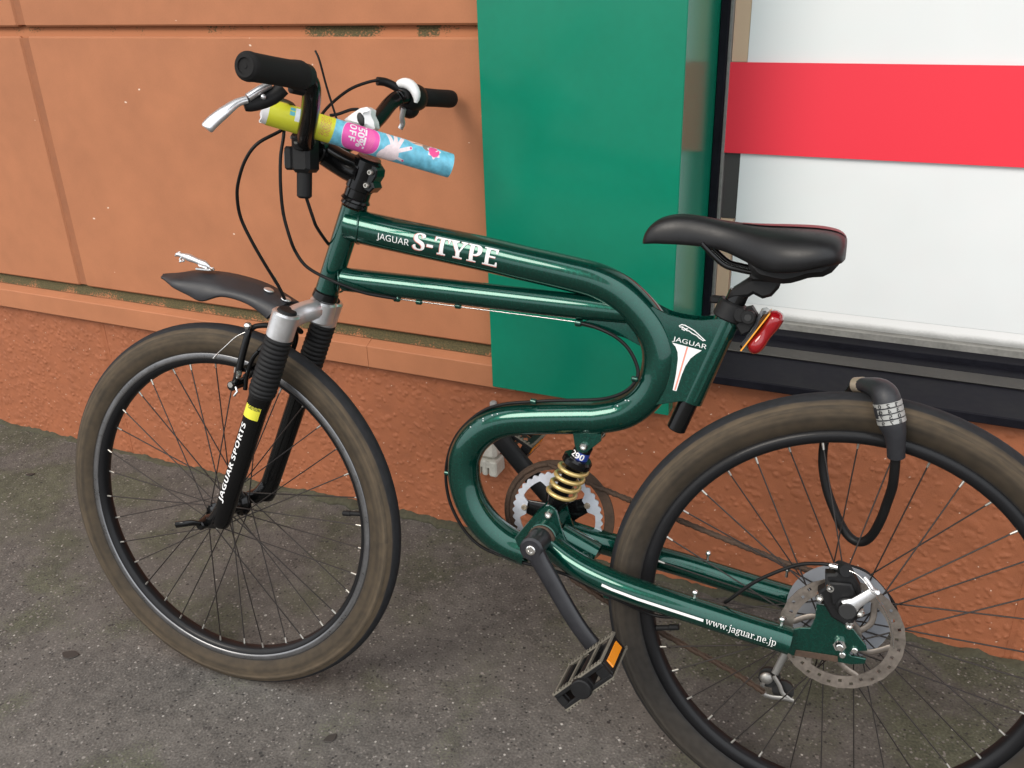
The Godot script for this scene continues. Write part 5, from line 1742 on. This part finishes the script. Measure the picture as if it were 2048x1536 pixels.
# ------------------------------------------------------------------ what rests on the bicycle
func cable_lock() -> void:
	var base := Vector3(0.01, 0.62, 0.0)
	var lock := thing("cable_lock", "black combination cable lock looped over the rear tyre", "lock", BIKE * Transform3D(Basis(), base))
	var T := Transform3D(Basis(), -base)
	var bp := spline(p3([-0.018,0.651,-0.022, -0.0031,0.6562,-0.004, 0.0096,0.6583,0.02, 0.0176,0.6513,0.032, 0.0206,0.6387,0.034, 0.027,0.6232,0.036, 0.0335,0.6054,0.036, 0.0387,0.5767,0.03]), 6)
	var br := []
	for i in bp.size():
		var t := float(i) / (bp.size() - 1)
		br.append(0.0095 + 0.0070 * smoothstep(0.06, 0.42, t) - 0.0055 * smoothstep(0.70, 0.96, t))
	var st := mk()
	sweep(st, bp, br, 22)
	obj("lock_body", st, M["lock rubber"], lock, T)
	var d0 := bp[20]
	var d1 := bp[31]
	var f := along(d0, d1)
	var l := d0.distance_to(d1)
	var fa := atan2((f.basis.inverse() * Vector3(-0.1, 0.3, 1)).y, (f.basis.inverse() * Vector3(-0.1, 0.3, 1)).x)
	for k in 4:
		st = mk()
		var h0 := l * k / 4.0
		var prof := PackedVector2Array([Vector2(0.0150, h0), Vector2(0.0172, h0 + 0.0008), Vector2(0.0172, h0 + l / 4.0 - 0.0012), Vector2(0.0150, h0 + l / 4.0 - 0.0004)])
		hard_lathe(st, prof, f, 20)
		obj("number_dial", st, M["lock dial alloy"], lock, T)
	for k in 4:
		for c in 3:
			var dg: String = ["1", "2", "0", "3", "4", "6", "0", "5", "7", "8", "7", "9"][k * 3 + c]
			var ang := fa + (c - 1) * 0.62
			var h0 := l * k / 4.0
			lettering("digit", dg, "Droid Sans", 700, 0.004, 0.005, 0.003, func(u: float, v: float):
				var a := ang + (u - 0.5) * 0.004 / 0.0172
				return f * Vector3(cos(a) * 0.01745, sin(a) * 0.01745, h0 + l / 4.0 * (0.85 - 0.7 * v)), M["black ink"], lock)
			var last: MeshInstance3D = lock.get_child(lock.get_child_count() - 1)
			last.transform = T
	st = mk()
	sweep(st, spline(p3([0.0381,0.5784,0.03, 0.04,0.5509,0.025, 0.0406,0.5308,0.018, 0.0384,0.507,0.008, 0.0346,0.4795,0, 0.0274,0.4501,-0.012, 0.0164,0.4347,-0.02, 0.0031,0.4352,-0.026, -0.0102,0.4481,-0.031, -0.0239,0.4712,-0.035, -0.0364,0.4987,-0.038, -0.0449,0.531,-0.04, -0.0465,0.5608,-0.04, -0.0427,0.583,-0.042, -0.0325,0.6101,-0.042, -0.0238,0.634,-0.038, -0.018,0.651,-0.022]), 6), 0.0062, 14)
	obj("lock_cable", st, M["cable housing"], lock, T)
	st = mk()
	var a := bp[0]
	rod(st, a - Vector3(0.002, 0.0005, 0.0), a + Vector3(0.011, 0.0036, 0.010), 0.0100, 16, 0.0105, 0.002)
	obj("lock_tip", st, M["worn brass"], lock, T)

func flyer() -> void:
	var a := Vector3(-0.8100, 0.9735, 0.1100)
	var b := Vector3(-0.6110, 0.9085, -0.0550)
	var base := Vector3(-0.722, 0.925, 0.02)
	var roll := thing("rolled_flyer", "rolled yellow and blue sale flyer lying across the handlebar stem", "flyer", BIKE * Transform3D(Basis(), base))
	var T := Transform3D(Basis(), -base)
	var f := along(a, b)
	var l := a.distance_to(b)
	var to_cam := f.basis.inverse() * Vector3(0.18, 0.32, 1.0).normalized()
	var fa := atan2(to_cam.y, to_cam.x)
	# the direction round the roll in which the print goes up
	var up := 1.0 if (f.basis * Vector3(-sin(fa), cos(fa), 0)).y > 0 else -1.0
	var r := 0.0178
	var spot := func(u: float, v: float, rr: float): return f * Vector3(cos(fa + up * (0.5 - v) * TAU) * rr, sin(fa + up * (0.5 - v) * TAU) * rr, u * l)
	var st := mk()
	st.set_smooth_group(1)
	var n := 48
	for i in 24:
		for j in n:
			var u0 := i / 24.0
			var u1 := (i + 1) / 24.0
			var v0 := float(j) / n
			var v1 := float(j + 1) / n
			var c := [spot.call(u0, v0, r), spot.call(u0, v1, r), spot.call(u1, v1, r), spot.call(u1, v0, r)]
			var uv := [Vector2(u0, v0), Vector2(u0, v1), Vector2(u1, v1), Vector2(u1, v0)]
			quad(st, c[0], c[1], c[2], c[3], uv[0], uv[1], uv[2], uv[3])
	obj("printed_sheet", st, M["printed paper"], roll, T)
	# white inside, a second turn of the sheet and its loose edge
	st = mk()
	var spiral := []
	for j in 90:
		var w := TAU * j / 44.0
		spiral.append(Vector3(cos(fa + w) * (r - 0.0005 - 0.0011 * j / 44.0), sin(fa + w) * (r - 0.0005 - 0.0011 * j / 44.0), 0))
	for j in spiral.size() - 1:
		var q := Vector3(0, 0, 0.0065 + 0.0015 * sin(j * 0.5))
		quad(st, f * (spiral[j] - q), f * (spiral[j] + Vector3(0, 0, l - 0.001)), f * (spiral[j + 1] + Vector3(0, 0, l - 0.001)), f * (spiral[j + 1] - Vector3(0, 0, 0.0065 + 0.0015 * sin((j + 1) * 0.5))))
	obj("paper_turns", st, M["paper white"], roll, T)
	var word := func(s0: float, wide: float, high: float, t0: float): return func(u: float, v: float): return spot.call((s0 + v * high) / l, 0.5 - (t0 - u * wide) / 0.107, r + 0.00025)
	lettering("print_lettering", "50%", "Droid Sans", 700, 0.028, 0.0100, 0.003, word.call(0.1370 * l / 0.3, 0.028, 0.0100, 0.0125), M["paper white"], roll)
	lettering("print_lettering", "OFF", "Droid Sans", 700, 0.025, 0.0100, 0.003, word.call(0.1235 * l / 0.3, 0.025, 0.0100, 0.0150), M["paper white"], roll)
	for c in roll.get_children():
		c.transform = T

func _ready() -> void:
	# camera
	var cam := Camera3D.new()
	cam.name = "camera"
	cam.fov = 46.004
	cam.near = 0.05
	cam.far = 300.0
	cam.transform = Transform3D(Basis(Vector3(0.91132, -0.02904, -0.41068), Vector3(-0.14876, 0.90689, -0.39424), Vector3(0.38389, 0.42037, 0.82214)).orthonormalized(), Vector3(0.0, 1.1479, 1.4900))
	cam.current = true
	add_child(cam)
	# overcast daylight
	var env := Environment.new()
	var sky := Sky.new()
	var sm := ProceduralSkyMaterial.new()
	sm.sky_top_color = Color(0.97, 0.985, 1.0)
	sm.sky_horizon_color = Color(0.72, 0.73, 0.745)
	sm.sky_curve = 0.45
	sm.ground_bottom_color = Color(0.30, 0.29, 0.28)
	sm.ground_horizon_color = Color(0.55, 0.55, 0.55)
	sm.sky_energy_multiplier = 1.25
	sky.sky_material = sm
	env.background_mode = Environment.BG_SKY
	env.sky = sky
	env.tonemap_mode = Environment.TONE_MAPPER_LINEAR
	env.tonemap_exposure = 1.72
	env.sdfgi_enabled = true
	env.ssao_enabled = true
	env.ssil_enabled = true
	var we := WorldEnvironment.new()
	we.name = "world_environment"
	we.environment = env
	add_child(we)
	var sun := DirectionalLight3D.new()
	sun.name = "sun"
	sun.light_color = Color(1.0, 0.97, 0.93)
	sun.light_energy = 0.4
	sun.light_angular_distance = 25.0
	sun.shadow_enabled = true
	sun.transform = Transform3D(Basis(), Vector3(-2.2, 4.6, 4.8)).looking_at(Vector3(0.0, 0.0, 0.0), Vector3.UP)
	add_child(sun)
	make_materials()
	spray_field()
	setting()
	bicycle()
	cable_lock()
	flyer()
